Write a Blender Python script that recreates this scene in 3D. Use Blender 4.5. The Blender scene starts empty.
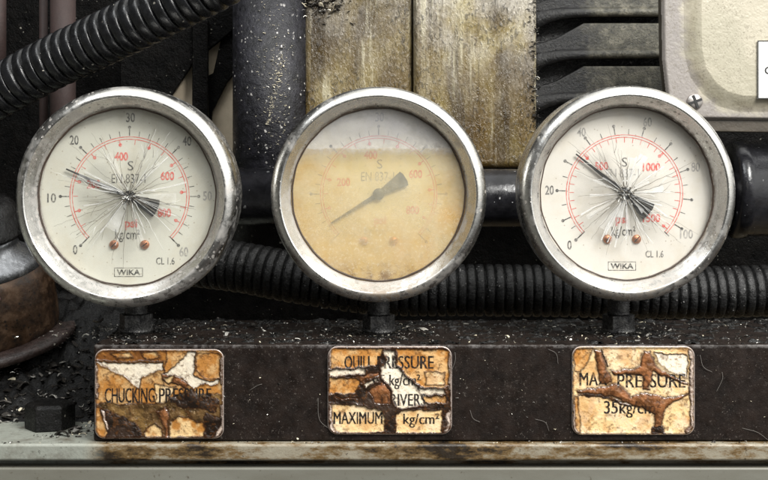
import bpy, math, random
import numpy as np
from mathutils import Vector, Matrix
R = math.radians
random.seed(7)
scene = bpy.context.scene
col = scene.collection
S = 0.001            # everything below is written in millimetres
D = 600.0            # camera distance to the front face of the bar
ZC = 45.0            # camera height above the picture centre

# ------------------------------------------------------------------ camera, world, lamps, exposure
cam_d = bpy.data.cameras.new("camera"); cam = bpy.data.objects.new("camera", cam_d); col.objects.link(cam)
cam.location = (0, -D*S, ZC*S); cam.rotation_euler = (R(90), 0, 0)
cam_d.sensor_width = 36; cam_d.lens = 36*D/384.0; cam_d.shift_y = -ZC/384.0
cam_d.clip_start = 0.01; cam_d.clip_end = 50
scene.camera = cam
w = bpy.data.worlds.new("World"); scene.world = w; w.use_nodes = True
nt = w.node_tree; bg = nt.nodes["Background"]
tc = nt.nodes.new("ShaderNodeTexCoord"); dt = nt.nodes.new("ShaderNodeVectorMath"); dt.operation = 'DOT_PRODUCT'
dt.inputs[1].default_value = Vector((0.52, -0.30, 0.80)).normalized()      # the bright side of the workshop
rmp = nt.nodes.new("ShaderNodeValToRGB")
nt.links.new(tc.outputs["Generated"], dt.inputs[0])
mr = nt.nodes.new("ShaderNodeMapRange"); mr.inputs[1].default_value = -1; mr.inputs[2].default_value = 1
nt.links.new(dt.outputs["Value"], mr.inputs[0]); nt.links.new(mr.outputs[0], rmp.inputs[0])
e = rmp.color_ramp.elements
e[0].position = 0.0; e[0].color = (0.10, 0.098, 0.085, 1)
e[1].position = 1.0; e[1].color = (1.0, 1.0, 0.97, 1)
for p_, c_ in ((.28, (.09,.088,.078)), (.43, (.026,.025,.023)), (.60, (.05,.048,.046)), (.70, (.16,.16,.155)), (.78, (.62,.62,.60)), (.86, (1.0,1.0,.97))):
    k = rmp.color_ramp.elements.new(p_); k.color = (*c_, 1)
nt.links.new(rmp.outputs[0], bg.inputs[0]); bg.inputs[1].default_value = 1.35

def area(name, loc, target, sx_, sy_, power, color):
    d = bpy.data.lights.new(name, 'AREA'); d.shape = 'RECTANGLE'; d.size = sx_*S; d.size_y = sy_*S
    d.energy = power; d.color = color
    o = bpy.data.objects.new(name, d); col.objects.link(o); o.location = Vector(loc)*S
    o.rotation_euler = (Vector(target)-Vector(loc)).to_track_quat('-Z', 'Y').to_euler()
    return o
area("window_light", (420, -520, 620), (0, 60, 0), 420, 300, 11.5, (1.0, 0.985, 0.95))
area("top_left_fill", (-380, -330, 760), (-40, 60, 0), 420, 300, 2.5, (0.95, 0.98, 1.0))  # unseen soft fill lamp added at the upper left
scene.view_settings.view_transform = 'Standard'; scene.view_settings.look = 'None'
scene.view_settings.exposure = 0.35; scene.view_settings.gamma = 1
scene.cycles.max_bounces = 8; scene.cycles.transparent_max_bounces = 16
scene.cycles.sample_clamp_indirect = 4.0

# ------------------------------------------------------------------ helpers
def P(px, py, Y=0.0):
    """real point in mm at depth Y that the photograph shows near pixel (px, py)"""
    s = (D+Y)/D
    return Vector(((px-384)*0.5*s, Y, ZC+((240-py)*0.5-ZC)*s))

def tag(o, label=None, cat=None, group=None, kind=None):
    if label: o['label'] = label
    if cat: o['category'] = cat
    if group: o['group'] = group
    if kind: o['kind'] = kind
    return o

def empty(name, loc, label=None, cat=None, group=None):
    o = bpy.data.objects.new(name, None); col.objects.link(o); o.location = Vector(loc)*S
    o.empty_display_size = 0.01
    return tag(o, label, cat, group)

class MB:
    def __init__(s): s.v = []; s.f = []; s.m = []; s.sm = []
    def add(s, verts, faces, mi=0, smooth=False):
        b = len(s.v); s.v += [tuple(p) for p in verts]
        for f in faces: s.f.append([b+i for i in f]); s.m.append(mi); s.sm.append(smooth)
    def box(s, x0, x1, y0, y1, z0, z1, mi=0):
        v = [(x, y, z) for x in (x0, x1) for y in (y0, y1) for z in (z0, z1)]
        s.add(v, [(0,1,3,2),(4,6,7,5),(0,4,5,1),(2,3,7,6),(0,2,6,4),(1,5,7,3)], mi)
    def tube(s, pts, rad, seg=16, mi=0, cap=True, smooth=True):
        pts = [Vector(p) for p in pts]; n = len(pts)
        rad = rad if hasattr(rad, '__len__') else [rad]*n
        t0 = (pts[1]-pts[0]).normalized()
        up = Vector((0,0,1)) if abs(t0.z) < .9 else Vector((0,1,0))
        u = t0.cross(up).normalized(); vs = []
        for i, p in enumerate(pts):
            t = (pts[min(i+1,n-1)]-pts[max(i-1,0)]).normalized()
            u = (u-t*u.dot(t)).normalized(); w_ = t.cross(u)
            for a in range(seg):
                an = 2*math.pi*a/seg
                vs.append(p+(u*math.cos(an)+w_*math.sin(an))*rad[i])
        fs = [(i*seg+a, i*seg+(a+1)%seg, (i+1)*seg+(a+1)%seg, (i+1)*seg+a) for i in range(n-1) for a in range(seg)]
        if cap: fs += [tuple(range(seg))[::-1], tuple((n-1)*seg+a for a in range(seg))]
        s.add(vs, fs, mi, smooth)
    def lathe_y(s, prof, seg=128, mi=0, c=(0,0,0), jit=None, closed=False, smooth=True):
        """prof: (radius, y); axis along Y"""
        vs = []; n = len(prof)
        for r, y in prof:
            for a in range(seg):
                an = 2*math.pi*a/seg
                rr = r+(jit(an) if jit else 0)
                vs.append((c[0]+rr*math.cos(an), c[1]+y, c[2]+rr*math.sin(an)))
        fs = [(i*seg+a, (i+1)*seg+a, (i+1)*seg+(a+1)%seg, i*seg+(a+1)%seg) for i in range(n-1) for a in range(seg)]
        if closed:
            fs += [tuple(range(seg))[::-1], tuple((n-1)*seg+a for a in range(seg))]
        s.add(vs, fs, mi, smooth)
    def lathe_z(s, prof, seg=64, mi=0, c=(0,0,0), closed=True, smooth=True):
        vs = []; n = len(prof)
        for r, z in prof:
            for a in range(seg):
                an = 2*math.pi*a/seg
                vs.append((c[0]+r*math.cos(an), c[1]+r*math.sin(an), c[2]+z))
        fs = [(i*seg+a, i*seg+(a+1)%seg, (i+1)*seg+(a+1)%seg, (i+1)*seg+a) for i in range(n-1) for a in range(seg)]
        if closed:
            fs += [tuple(range(seg))[::-1], tuple((n-1)*seg+a for a in range(seg))]
        s.add(vs, fs, mi, smooth)
    def prism(s, poly, y0, y1, mi=0):
        """poly of (x, z) extruded from y0 (front) to y1"""
        n = len(poly); vs = [(x, y0, z) for x, z in poly]+[(x, y1, z) for x, z in poly]
        fs = [tuple(range(n)), tuple(range(2*n-1, n-1, -1))]+[(i, i+n, (i+1)%n+n, (i+1)%n) for i in range(n)]
        s.add(vs, fs, mi)
    def build(s, name, mats, parent=None, origin=(0,0,0), bevel=0, seg=2, recalc=False):
        me = bpy.data.meshes.new(name); ox, oy, oz = origin
        me.from_pydata([((x-ox)*S, (y-oy)*S, (z-oz)*S) for x, y, z in s.v], [], s.f)
        for m in (mats if isinstance(mats, (list, tuple)) else [mats]): me.materials.append(m)
        me.polygons.foreach_set('material_index', s.m); me.polygons.foreach_set('use_smooth', s.sm)
        if recalc:
            import bmesh
            bm = bmesh.new(); bm.from_mesh(me); bmesh.ops.recalc_face_normals(bm, faces=bm.faces); bm.to_mesh(me); bm.free()
        me.update()
        o = bpy.data.objects.new(name, me); col.objects.link(o); o.location = Vector(origin)*S
        if parent: o.parent = parent
        if bevel:
            b = o.modifiers.new("bevel", 'BEVEL'); b.width = bevel*S; b.segments = seg; b.limit_method = 'ANGLE'; b.angle_limit = R(40)
            b.harden_normals = True
            for p in me.polygons: p.use_smooth = True
        return o

_tc = {}
def text_tris(txt, bold=0.0):
    """2-D verts and triangles of a string, in units of the capital height"""
    key = (txt, bold)
    if key in _tc: return _tc[key]
    def mesh_of(t):
        cu = bpy.data.curves.new("t", 'FONT'); cu.body = t; cu.offset = bold; cu.resolution_u = 3
        o = bpy.data.objects.new("t", cu); col.objects.link(o)
        dg = bpy.context.evaluated_depsgraph_get()
        me = bpy.data.meshes.new_from_object(o.evaluated_get(dg)); me.calc_loop_triangles()
        v = np.array([p.co[:2] for p in me.vertices]); t_ = [tuple(q.vertices) for q in me.loop_triangles]
        bpy.data.objects.remove(o); bpy.data.curves.remove(cu); bpy.data.meshes.remove(me)
        return v, t_
    if '_H' not in _tc:
        hv, _ = mesh_of("H"); _tc['_H'] = hv[:,1].max()-hv[:,1].min()
    v, t_ = mesh_of(txt); v = v.copy(); v[:,0] -= v[:,0].min(); v /= _tc['_H']
    _tc[key] = (v, t_); return _tc[key]

# numpy noise
_rs = np.random.RandomState(3); _tab = _rs.rand(256, 256)
def vnoise(x, y):
    xi = np.floor(x).astype(int); yi = np.floor(y).astype(int); fx = x-xi; fy = y-yi
    fx = fx*fx*(3-2*fx); fy = fy*fy*(3-2*fy)
    g = lambda a, b: _tab[a % 256, b % 256]
    return (g(xi,yi)*(1-fx)+g(xi+1,yi)*fx)*(1-fy)+(g(xi,yi+1)*(1-fx)+g(xi+1,yi+1)*fx)*fy
def fbm(x, y, o=4):
    a = 0; amp = .5; t = 0
    for i in range(o):
        a = a+amp*vnoise(x*2**i+17.3*i, y*2**i+9.1*i); t += amp; amp *= .55
    return a/t
def sdpoly(x, y, poly):
    """signed distance, negative inside"""
    d = np.full(x.shape, 1e9); ins = np.zeros(x.shape, bool); n = len(poly)
    for i in range(n):
        ax, ay = poly[i]; bx, by = poly[(i+1)%n]; ex, ey = bx-ax, by-ay
        t = np.clip(((x-ax)*ex+(y-ay)*ey)/(ex*ex+ey*ey+1e-9), 0, 1)
        d = np.minimum(d, np.hypot(x-ax-t*ex, y-ay-t*ey))
        c = ((ay > y) != (by > y)) & (x < (bx-ax)*(y-ay)/((by-ay) if by != ay else 1e-9)+ax)
        ins ^= c
    return np.where(ins, -d, d)
def sstep(a, b, x):
    t = np.clip((x-a)/(b-a), 0, 1); return t*t*(3-2*t)

# ------------------------------------------------------------------ materials
class NT:
    def __init__(s, name):
        s.m = bpy.data.materials.new(name); s.m.use_nodes = True; s.t = s.m.node_tree; s.n = s.t.nodes
        s.p = s.n["Principled BSDF"]; s.out = s.n["Material Output"]
        s.tc = s.n.new("ShaderNodeTexCoord")
    def link(s, a, b): s.t.links.new(a, b)
    def coord(s, scale=(1,1,1), loc=(0,0,0)):
        mp = s.n.new("ShaderNodeMapping"); mp.inputs["Scale"].default_value = scale; mp.inputs["Location"].default_value = loc
        s.link(s.tc.outputs["Object"], mp.inputs[0]); return mp.outputs[0]
    def noise(s, scale, detail=5, rough=.6, vec=None, dist=0):
        n = s.n.new("ShaderNodeTexNoise"); n.inputs["Scale"].default_value = scale; n.inputs["Detail"].default_value = detail
        n.inputs["Roughness"].default_value = rough; n.inputs["Distortion"].default_value = dist
        s.link(vec or s.tc.outputs["Object"], n.inputs["Vector"]); return n.outputs[0]
    def voro(s, scale, vec=None, feat='F1', out="Distance"):
        n = s.n.new("ShaderNodeTexVoronoi"); n.inputs["Scale"].default_value = scale; n.feature = feat
        s.link(vec or s.tc.outputs["Object"], n.inputs["Vector"]); return n.outputs[out]
    def ramp(s, fac, stops):
        r = s.n.new("ShaderNodeValToRGB"); el = r.color_ramp.elements
        for i, (p, c) in enumerate(stops):
            q = el[i] if i < 2 else el.new(p)
            q.position = p; q.color = (c[0], c[1], c[2], 1) if hasattr(c, '__len__') else (c, c, c, 1)
        s.link(fac, r.inputs[0]); return r.outputs[0]
    def mix(s, fac, a, b, mode='MIX'):
        m = s.n.new("ShaderNodeMix"); m.data_type = 'RGBA'; m.blend_type = mode
        for v, i in ((fac, 0), (a, 6), (b, 7)):
            if hasattr(v, 'is_linked') or isinstance(v, bpy.types.NodeSocket): s.link(v, m.inputs[i])
            elif i == 0: m.inputs[0].default_value = v
            else: m.inputs[i].default_value = (v[0], v[1], v[2], 1) if hasattr(v, '__len__') else (v, v, v, 1)
        return m.outputs[2]
    def math(s, op, a, b=0.0):
        m = s.n.new("ShaderNodeMath"); m.operation = op
        for v, i in ((a, 0), (b, 1)):
            if isinstance(v, bpy.types.NodeSocket): s.link(v, m.inputs[i])
            else: m.inputs[i].default_value = v
        return m.outputs[0]
    def sep(s):
        n = s.n.new("ShaderNodeSeparateXYZ"); s.link(s.tc.outputs["Object"], n.inputs[0]); return n.outputs
    def set(s, name, v):
        if isinstance(v, bpy.types.NodeSocket): s.link(v, s.p.inputs[name])
        else: s.p.inputs[name].default_value = (v[0], v[1], v[2], 1) if hasattr(v, '__len__') else v
    def bump(s, h, strength=.5, dist=.0005, prev=None):
        b = s.n.new("ShaderNodeBump"); b.inputs["Strength"].default_value = strength; b.inputs["Distance"].default_value = dist
        s.link(h, b.inputs["Height"])
        if prev: s.link(prev, b.inputs["Normal"])
        return b.outputs[0]
    def flecks(s, scale, amount, size=.28, vec=None):
        """mask of separate small flecks, a share `amount` of voronoi cells carrying one"""
        v = s.n.new("ShaderNodeTexVoronoi"); v.inputs["Scale"].default_value = scale
        s.link(vec or s.tc.outputs["Object"], v.inputs["Vector"])
        sp = s.n.new("ShaderNodeSeparateColor"); s.link(v.outputs["Color"], sp.inputs[0])
        on = s.math('LESS_THAN', sp.outputs[0], amount)
        sz = s.math('MULTIPLY', sp.outputs[1], size)
        d = s.math('LESS_THAN', v.outputs["Distance"], sz)
        return s.math('MULTIPLY', on, d)

def oily(name, c1, c2, rough=.35, scale=150, bump=.5, fleck=.05, fleck_scale=500, fleck_c=(.55,.52,.45), metal=0, grit=900, spec=.4):
    m = NT(name)
    n1 = m.noise(scale, 6, .65)
    c = m.mix(m.ramp(n1, [(.35, 0), (.68, 1)]), c1, c2)
    if fleck:
        wv = m.n.new("ShaderNodeVectorMath"); wv.operation = 'ADD'
        nz = m.n.new("ShaderNodeTexNoise"); nz.inputs["Scale"].default_value = fleck_scale*1.5
        m.link(m.tc.outputs["Object"], nz.inputs["Vector"])
        sc = m.n.new("ShaderNodeVectorMath"); sc.operation = 'SCALE'; sc.inputs[3].default_value = .9/fleck_scale
        m.link(nz.outputs["Color"], sc.inputs[0]); m.link(m.tc.outputs["Object"], wv.inputs[0]); m.link(sc.outputs[0], wv.inputs[1])
        f = m.flecks(fleck_scale, fleck, .38, wv.outputs[0])
        patch = m.ramp(m.noise(scale*.35, 4), [(.47, 0.0), (.6, 1)])
        f = m.math('MULTIPLY', f, patch)
        c = m.mix(f, c, fleck_c)
    m.set("Base Color", c); m.set("Metallic", metal); m.p.inputs["Specular IOR Level"].default_value = spec
    m.set("Roughness", m.ramp(m.noise(scale*2.3, 4), [(.3, max(.06, rough-.15)), (.7, min(1, rough+.2))]))
    b = m.bump(m.noise(grit, 4, .7), bump, .0006)
    m.set("Normal", m.bump(m.noise(scale, 5, .6), bump, .0012, b))
    return m.m

def metal_bezel(name, seed, dirt=(.16,.11,.06), pit=.5, bottom=.5, tint=(.70,.69,.66)):
    m = NT(name); loc = (seed*.31, seed*.17, seed*.23)
    v = m.coord((1,1,1), loc)
    n = m.noise(90, 6, .65, v)
    pits = m.flecks(430, pit, .42, v)
    stain = m.ramp(n, [(.53, 0), (.70, 1)])
    z = m.sep()[2]
    low = m.n.new("ShaderNodeMapRange"); low.inputs[1].default_value = -.034; low.inputs[2].default_value = -.056
    m.link(z, low.inputs[0])
    lo = m.math('MULTIPLY', low.outputs[0], m.ramp(m.noise(260, 6, .72, v), [(.43, 0), (.56, 1)]))
    lo = m.math('MULTIPLY', lo, bottom)
    o_ = m.sep(); rr = m.math('SQRT', m.math('ADD', m.math('MULTIPLY', o_[0], o_[0]), m.math('MULTIPLY', o_[2], o_[2])))
    seam = m.n.new("ShaderNodeMapRange"); seam.inputs[1].default_value = .0468; seam.inputs[2].default_value = .0452; m.link(rr, seam.inputs[0])
    lo = m.math('MAXIMUM', lo, m.math('MULTIPLY', seam.outputs[0], m.ramp(m.noise(240, 5, .7, v), [(.40, 0), (.56, .9)])))
    d = m.math('MAXIMUM', m.math('MULTIPLY', stain, .4), m.math('MAXIMUM', m.math('MULTIPLY', pits, .45), lo))
    m.set("Base Color", m.mix(d, m.mix(m.ramp(m.noise(200, 4, .6, v), [(.45, 0), (.75, .6)]), tint, tuple(t*.75 for t in tint)), dirt))
    m.set("Metallic", m.math('SUBTRACT', 1.0, d))
    m.set("Roughness", m.math('ADD', m.ramp(m.noise(220, 5, .7, v), [(.3, .18), (.75, .36)]), m.math('MULTIPLY', d, .55)))
    b = m.bump(m.noise(700, 4, .7, v), .22, .0003); b = m.bump(m.noise(60, 4, .6, v), .25, .0008, b)
    m.set("Normal", m.bump(m.math('SUBTRACT', 1.0, pits), .35, .0003, b))
    return m.m

def plain(name, c, rough=.5, metal=0, nscale=250, var=.25, bump=.15):
    m = NT(name)
    m.set("Base Color", m.mix(m.noise(nscale, 5), tuple(x*(1-var) for x in c), tuple(min(1, x*(1+var)) for x in c)))
    m.set("Roughness", rough); m.set("Metallic", metal)
    m.set("Normal", m.bump(m.noise(nscale*3, 4), bump, .0004))
    return m.m

def dial_mat(name, c, seed, stain=(.42,.33,.18), amt=.35):
    m = NT(name); v = m.coord((1,1,1), (seed, seed*.7, seed*.3))
    a = m.ramp(m.noise(60, 5, .6, v), [(.5, 0), (.8, amt)])
    cc = m.mix(a, c, stain)
    cc = m.mix(m.math('MULTIPLY', m.flecks(700, .08, .3, v), .5), cc, (.2,.14,.08))
    m.set("Base Color", cc); m.set("Roughness", .55); return m.m

def print_mat(name, c, worn, amt):
    m = NT(name)
    m.set("Base Color", m.mix(m.ramp(m.noise(420, 4, .7), [(.42, 0), (.66, amt)]), c, worn)); m.set("Roughness", .6); return m.m

def glass_mat(name, milk=.05, tint=(1,1,1), seed=0, fres=1.0, milkc=(.8,.8,.76)):
    m = NT(name); v = m.coord((1,1,1), (seed*.4, seed*.2, 0))
    m.n.remove(m.p)
    tr = m.n.new("ShaderNodeBsdfTransparent"); tr.inputs[0].default_value = (*tint, 1)
    gl = m.n.new("ShaderNodeBsdfGlossy"); gl.inputs["Roughness"].default_value = .06
    fr = m.n.new("ShaderNodeFresnel"); fr.inputs[0].default_value = 1.45
    df = m.n.new("ShaderNodeBsdfDiffuse"); df.inputs[0].default_value = (*milkc, 1)
    mx = m.n.new("ShaderNodeMixShader"); mx2 = m.n.new("ShaderNodeMixShader")
    dust = m.ramp(m.noise(120, 6, .7, v), [(.35, milk*.3), (.75, min(1, milk*2.2))])
    m.link(dust, mx.inputs[0]); m.link(tr.outputs[0], mx.inputs[1]); m.link(df.outputs[0], mx.inputs[2])
    m.link(m.math('MULTIPLY', fr.outputs[0], fres), mx2.inputs[0]); m.link(mx.outputs[0], mx2.inputs[1]); m.link(gl.outputs[0], mx2.inputs[2])
    m.link(mx2.outputs[0], m.out.inputs[0]); return m.m

def attr_mat(name, rough_from_alpha=True, grit=1200, bump=.15, spec=.5):
    m = NT(name); a = m.n.new("ShaderNodeAttribute"); a.attribute_name = "Stain"
    m.set("Base Color", a.outputs["Color"])
    m.set("Roughness", a.outputs["Alpha"]); m.p.inputs["Specular IOR Level"].default_value = spec
    m.set("Normal", m.bump(m.noise(grit, 4, .6), bump, .0003)); return m.m

M = {}
M['black'] = oily("black_oily_metal", (.003,.003,.003), (.011,.0105,.010), .16, 140, 1.0, .10, 420, (.4,.38,.33), 0, 700, .5)
def bar_mat():
    m = NT("brown_black_paint"); n = m.noise(110, 6, .65)
    c = m.mix(m.ramp(n, [(.35, 0), (.68, 1)]), (.0065,.0043,.0033), (.0185,.0125,.0098))
    f = m.math('MULTIPLY', m.ramp(m.noise(900, 4, .7), [(.60, 0), (.68, 1)]), m.ramp(m.noise(60, 5, .65), [(.42, .15), (.62, 1)])); c = m.mix(m.math('MULTIPLY', f, .55), c, (.17,.145,.125))
    o = m.sep()
    zt = m.math('GREATER_THAN', o[2], .0464); yf = m.math('LESS_THAN', o[1], -.0424)
    w_ = m.math('MULTIPLY', m.math('MULTIPLY', zt, yf), m.ramp(m.noise(260, 5, .7), [(.44, 0), (.64, .6)])); c = m.mix(w_, c, (.15,.14,.135))
    m.set("Base Color", c); m.set("Roughness", m.ramp(m.noise(240, 4), [(.3, .3), (.7, .6)])); m.p.inputs["Specular IOR Level"].default_value = .2
    b_ = m.bump(m.noise(1300, 4, .7), .35, .0005); m.set("Normal", m.bump(n, .3, .001, b_)); return m.m
M['bar'] = bar_mat()
M['ledge'] = M['bar']
M['hose'] = oily("black_hose_plastic", (.004,.0042,.0046), (.011,.0115,.013), .22, 160, .2, .05, 520, (.5,.47,.4), 0, 900, .45)
M['hose_dirty'] = oily("dirty_hose_plastic", (.004,.004,.004), (.015,.015,.015), .3, 220, .8, .20, 700, (.25,.245,.24), 0, 900, .4)
M['column'] = oily("speckled_black_paint", (.004,.004,.005), (.019,.0185,.024), .36, 160, .8, .42, 420, (.55,.53,.5), 0, 900, .4)
M['pipe'] = oily("black_pipe_paint", (.005,.005,.006), (.016,.016,.019), .10, 110, .25, .12, 380, (.4,.4,.4), 0, 500, .5)
M['redpipe'] = plain("red_oxide_pipe", (.026,.0135,.0115), .7, 0, 160, .5, .5)
M['dark'] = oily("black_recess", (.001,.001,.001), (.0045,.004,.0036), .35, 110, .9, .16, 420, (.2,.19,.16), 0, 700, .06)
M['beige'] = plain("beige_wall_paint", (.44,.37,.27), .7, 0, 90, .35, .3)
M['casting'] = oily("grey_cast_iron", (.035,.034,.028), (.17,.16,.125), .6, 200, .7, .35, 600, (.02,.02,.02))
def casting():
    m = NT("grey_cast_iron"); n = m.noise(160, 6, .65)
    c = m.ramp(n, [(.32, (.028,.027,.021)), (.5, (.085,.080,.060)), (.68, (.165,.152,.115))])
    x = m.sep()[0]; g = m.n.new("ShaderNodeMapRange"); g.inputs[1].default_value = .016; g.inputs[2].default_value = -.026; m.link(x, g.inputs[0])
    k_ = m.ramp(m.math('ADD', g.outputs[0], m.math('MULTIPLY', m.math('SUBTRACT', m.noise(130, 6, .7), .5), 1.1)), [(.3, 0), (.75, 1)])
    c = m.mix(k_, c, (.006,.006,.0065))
    c = m.mix(m.math('MULTIPLY', m.ramp(m.noise(600, 5, .7), [(.54, 0), (.62, 1)]), .8), c, (.02,.019,.016))
    m.set("Base Color", c); m.set("Roughness", m.ramp(m.noise(350, 4), [(.3, .3), (.7, .6)]))
    b = m.bump(m.noise(700, 5, .7), .8, .0009); m.set("Normal", m.bump(n, .5, .001, b)); return m.m
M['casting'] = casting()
M['sludge'] = oily("black_oily_sludge", (.002,.002,.002), (.008,.0075,.007), .3, 200, .9, .06, 420, (.3,.28,.24), 0, 900, .22)
M['stem'] = oily("oily_dark_steel", (.03,.03,.032), (.11,.108,.105), .22, 240, .9, .10, 500, (.5,.48,.42), .6, 700, .5)
M['wet'] = oily("wet_black_sludge", (.002,.002,.002), (.009,.008,.007), .10, 220, 1.0, .10, 700, (.3,.28,.24), 0, 800, .4)
M['screw'] = plain("zinc_screw", (.45,.42,.40), .35, .8, 400, .35, .4)
M['copper'] = plain("copper_screw", (.45,.20,.11), .35, .8, 600, .5, .4)
M['needle'] = plain("black_pointer_paint", (.015,.015,.014), .45, 0, 600, .4, .2)
M['gasket'] = plain("brown_gasket", (.035,.02,.012), .5, 0, 700, .6, .5)
M['case'] = plain("stainless_case", (.22,.21,.2), .4, .8, 150, .4, .2)
M['chip_dark'] = plain("dark_swarf", (.05,.045,.04), .25, .7, 300, .5, .3)
M['chip_light'] = plain("bright_swarf", (.62,.60,.55), .28, .7, 300, .3, .2)
M['chip_cream'] = plain("cream_paint_flake", (.62,.56,.42), .6, 0, 300, .3, .2)
M['crack_dark'] = plain("dirty_crack", (.13,.115,.09), .5, 0, 300, .5, .2)
M['crack_light'] = plain("white_crack", (.62,.62,.59), .3, 0, 300, .15, .2)
M['backing'] = plain("plate_edge_metal", (.52,.43,.38), .35, .6, 300, .4, .4)
M['fibre'] = plain("grey_lint", (.17,.155,.14), .8, 0, 300, .2, 0)
M['sticker'] = plain("white_sticker", (.78,.78,.76), .4, 0, 60, .04, .02)
M['ink'] = plain("black_ink", (.012,.012,.012), .5, 0, 300, .2, 0)
M['attr'] = attr_mat("stained_printed_film")

# rusty drip-streaked plate
def rusty(name, seed, light):
    m = NT(name); v = m.coord((1, 1, .07), (seed, 0, seed)); v2 = m.coord((1,1,1), (seed, seed, 0)); v3 = m.coord((1,1,.5), (seed, seed, 0))
    big = m.noise(38, 4, .55, m.coord((1,1,.4), (seed, 2, seed)), .6)
    c = m.ramp(big, [(.34, (.040,.024,.006)), (.46, (.125,.088,.022)), (.55, (.215,.165,.055)), (.68, (.34,.29,.15))])
    z = m.sep()[2]; up = m.n.new("ShaderNodeMapRange"); up.inputs[1].default_value = .03; up.inputs[2].default_value = .115; m.link(z, up.inputs[0])
    pale = m.math('MULTIPLY', m.math('ADD', m.math('MULTIPLY', up.outputs[0], light), .04), m.ramp(m.noise(40, 5, .65, v2), [(.36, .1), (.58, 1)]))
    c = m.mix(pale, c, (.45,.42,.36))
    ps = m.ramp(m.noise(150, 4, .55, v, .5), [(.56, 0), (.64, .8)]); c = m.mix(m.math('MULTIPLY', ps, m.ramp(m.noise(24, 4, .6, v2), [(.4, .2), (.6, 1)])), c, (.50,.46,.33))
    ds = m.ramp(m.noise(110, 5, .6, m.coord((1, 1, .09), (seed+3, 0, 1)), .6), [(.53, 0), (.63, .85)])
    c = m.mix(m.math('MULTIPLY', ds, m.ramp(m.noise(26, 5, .6, m.coord((1,1,.6), (seed, 5, 1))), [(.40, .15), (.56, 1)])), c, (.022,.013,.004))
    lowst = m.math('MULTIPLY', m.math('SUBTRACT', 1.0, up.outputs[0]), m.ramp(m.noise(42, 5, .65, m.coord((1,1,.35), (seed, 7, 2))), [(.40, .1), (.58, .85)])); c = m.mix(lowst, c, (.085,.050,.011))
    x = m.sep()[0]; rt = m.n.new("ShaderNodeMapRange"); rt.inputs[1].default_value = .018; rt.inputs[2].default_value = .046; m.link(x, rt.inputs[0])
    grit = m.noise(520, 5, .62, v3, .8)
    where = m.math('ADD', m.ramp(m.noise(34, 5, .65, v2), [(.42, .06), (.64, .75)]), m.math('MULTIPLY', rt.outputs[0], .5))
    tar = m.math('MINIMUM', m.math('MULTIPLY', m.ramp(grit, [(.53, 0), (.59, 1)]), where), 1.0)
    c = m.mix(tar, c, (.010,.008,.005))
    m.set("Base Color", c)
    m.set("Roughness", m.ramp(m.noise(120, 5, .6, v3), [(.35, .10), (.65, .42)]))
    b = m.bump(grit, .7, .0018)
    m.set("Normal", m.bump(ps, .3, .0006, b)); return m.m
M['rust1'] = rusty("rust_streaked_plate_paint", .13, .35); M['rust2'] = rusty("rust_streaked_pale_paint", .77, .78)

def base_mat():
    m = NT("worn_cream_base"); v2 = m.coord((.35,1,1))
    n = m.noise(75, 8, .74, v2); c = m.ramp(n, [(.40, (.018,.011,.005)), (.47, (.13,.080,.030)), (.54, (.24,.21,.155)), (.70, (.31,.285,.22))])
    x = m.sep()[0]
    mr_ = m.n.new("ShaderNodeMapRange"); mr_.inputs[1].default_value = -.150; mr_.inputs[2].default_value = -.138
    m.link(x, mr_.inputs[0])
    pale = m.mix(m.ramp(m.noise(80, 5, .6), [(.5, 0), (.75, .8)]), (.25,.26,.225), (.07,.05,.032))
    c = m.mix(mr_.outputs[0], pale, c)
    sp = m.math('MULTIPLY', m.ramp(m.noise(420, 6, .75), [(.58, 0), (.63, 1)]), m.ramp(m.noise(50, 4), [(.4, 0), (.6, 1)])); c = m.mix(m.math('MULTIPLY', sp, .8), c, (.02,.015,.01))
    m.set("Base Color", c); m.set("Roughness", m.ramp(m.noise(200, 4), [(.3, .3), (.7, .6)]))
    m.set("Normal", m.bump(m.noise(300, 5, .65), .4, .0008)); return m.m
M['base'] = base_mat()
def panel_mat():
    m = NT("grey_green_panel_paint"); v2 = m.coord((.25,1,1))
    c = m.mix(m.ramp(m.noise(50, 5, .6, v2), [(.4, 0), (.75, .6)]), (.17,.168,.142), (.09,.078,.055))
    c = m.mix(m.math('MULTIPLY', m.ramp(m.noise(240, 6, .75), [(.60, 0), (.66, 1)]), .6), c, (.05,.035,.02))
    m.set("Base Color", c); m.set("Roughness", .45); m.set("Normal", m.bump(m.noise(220, 4), .15, .0005)); return m.m
M['panel'] = panel_mat()
def house_mat(kind):
    m = NT("rusty_housing" if kind else "worn_silver_housing")
    if kind:
        c = m.ramp(m.noise(120, 6, .65), [(.33, (.018,.012,.008)), (.5, (.06,.031,.015)), (.64, (.13,.075,.042)), (.8, (.10,.08,.06))])
        c = m.mix(m.math('MULTIPLY', m.flecks(420, .3, .4), .8), c, (.012,.01,.008)); m.set("Metallic", .1); ro = (.25,.55)
    else:
        c = m.ramp(m.noise(120, 5, .6), [(.4, (.55,.57,.6)), (.7, (.15,.15,.16))]); m.set("Metallic", .85); ro = (.18,.4)
    m.set("Base Color", c); m.set("Roughness", m.ramp(m.noise(240, 4), [(.3, ro[0]), (.7, ro[1])]))
    m.set("Normal", m.bump(m.noise(380, 5, .7), .5, .0008)); return m.m
M['house'] = house_mat(1); M['chrome'] = house_mat(0)

# ------------------------------------------------------------------ setting
def rounded_box(name, mat, x0, x1, y0, y1, z0, z1, bevel, seg=3, parent=None, origin=None):
    b = MB(); b.box(x0, x1, y0, y1, z0, z1)
    return b.build(name, mat, parent, origin or ((x0+x1)/2, (y0+y1)/2, z0), bevel, seg, recalc=True)

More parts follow.
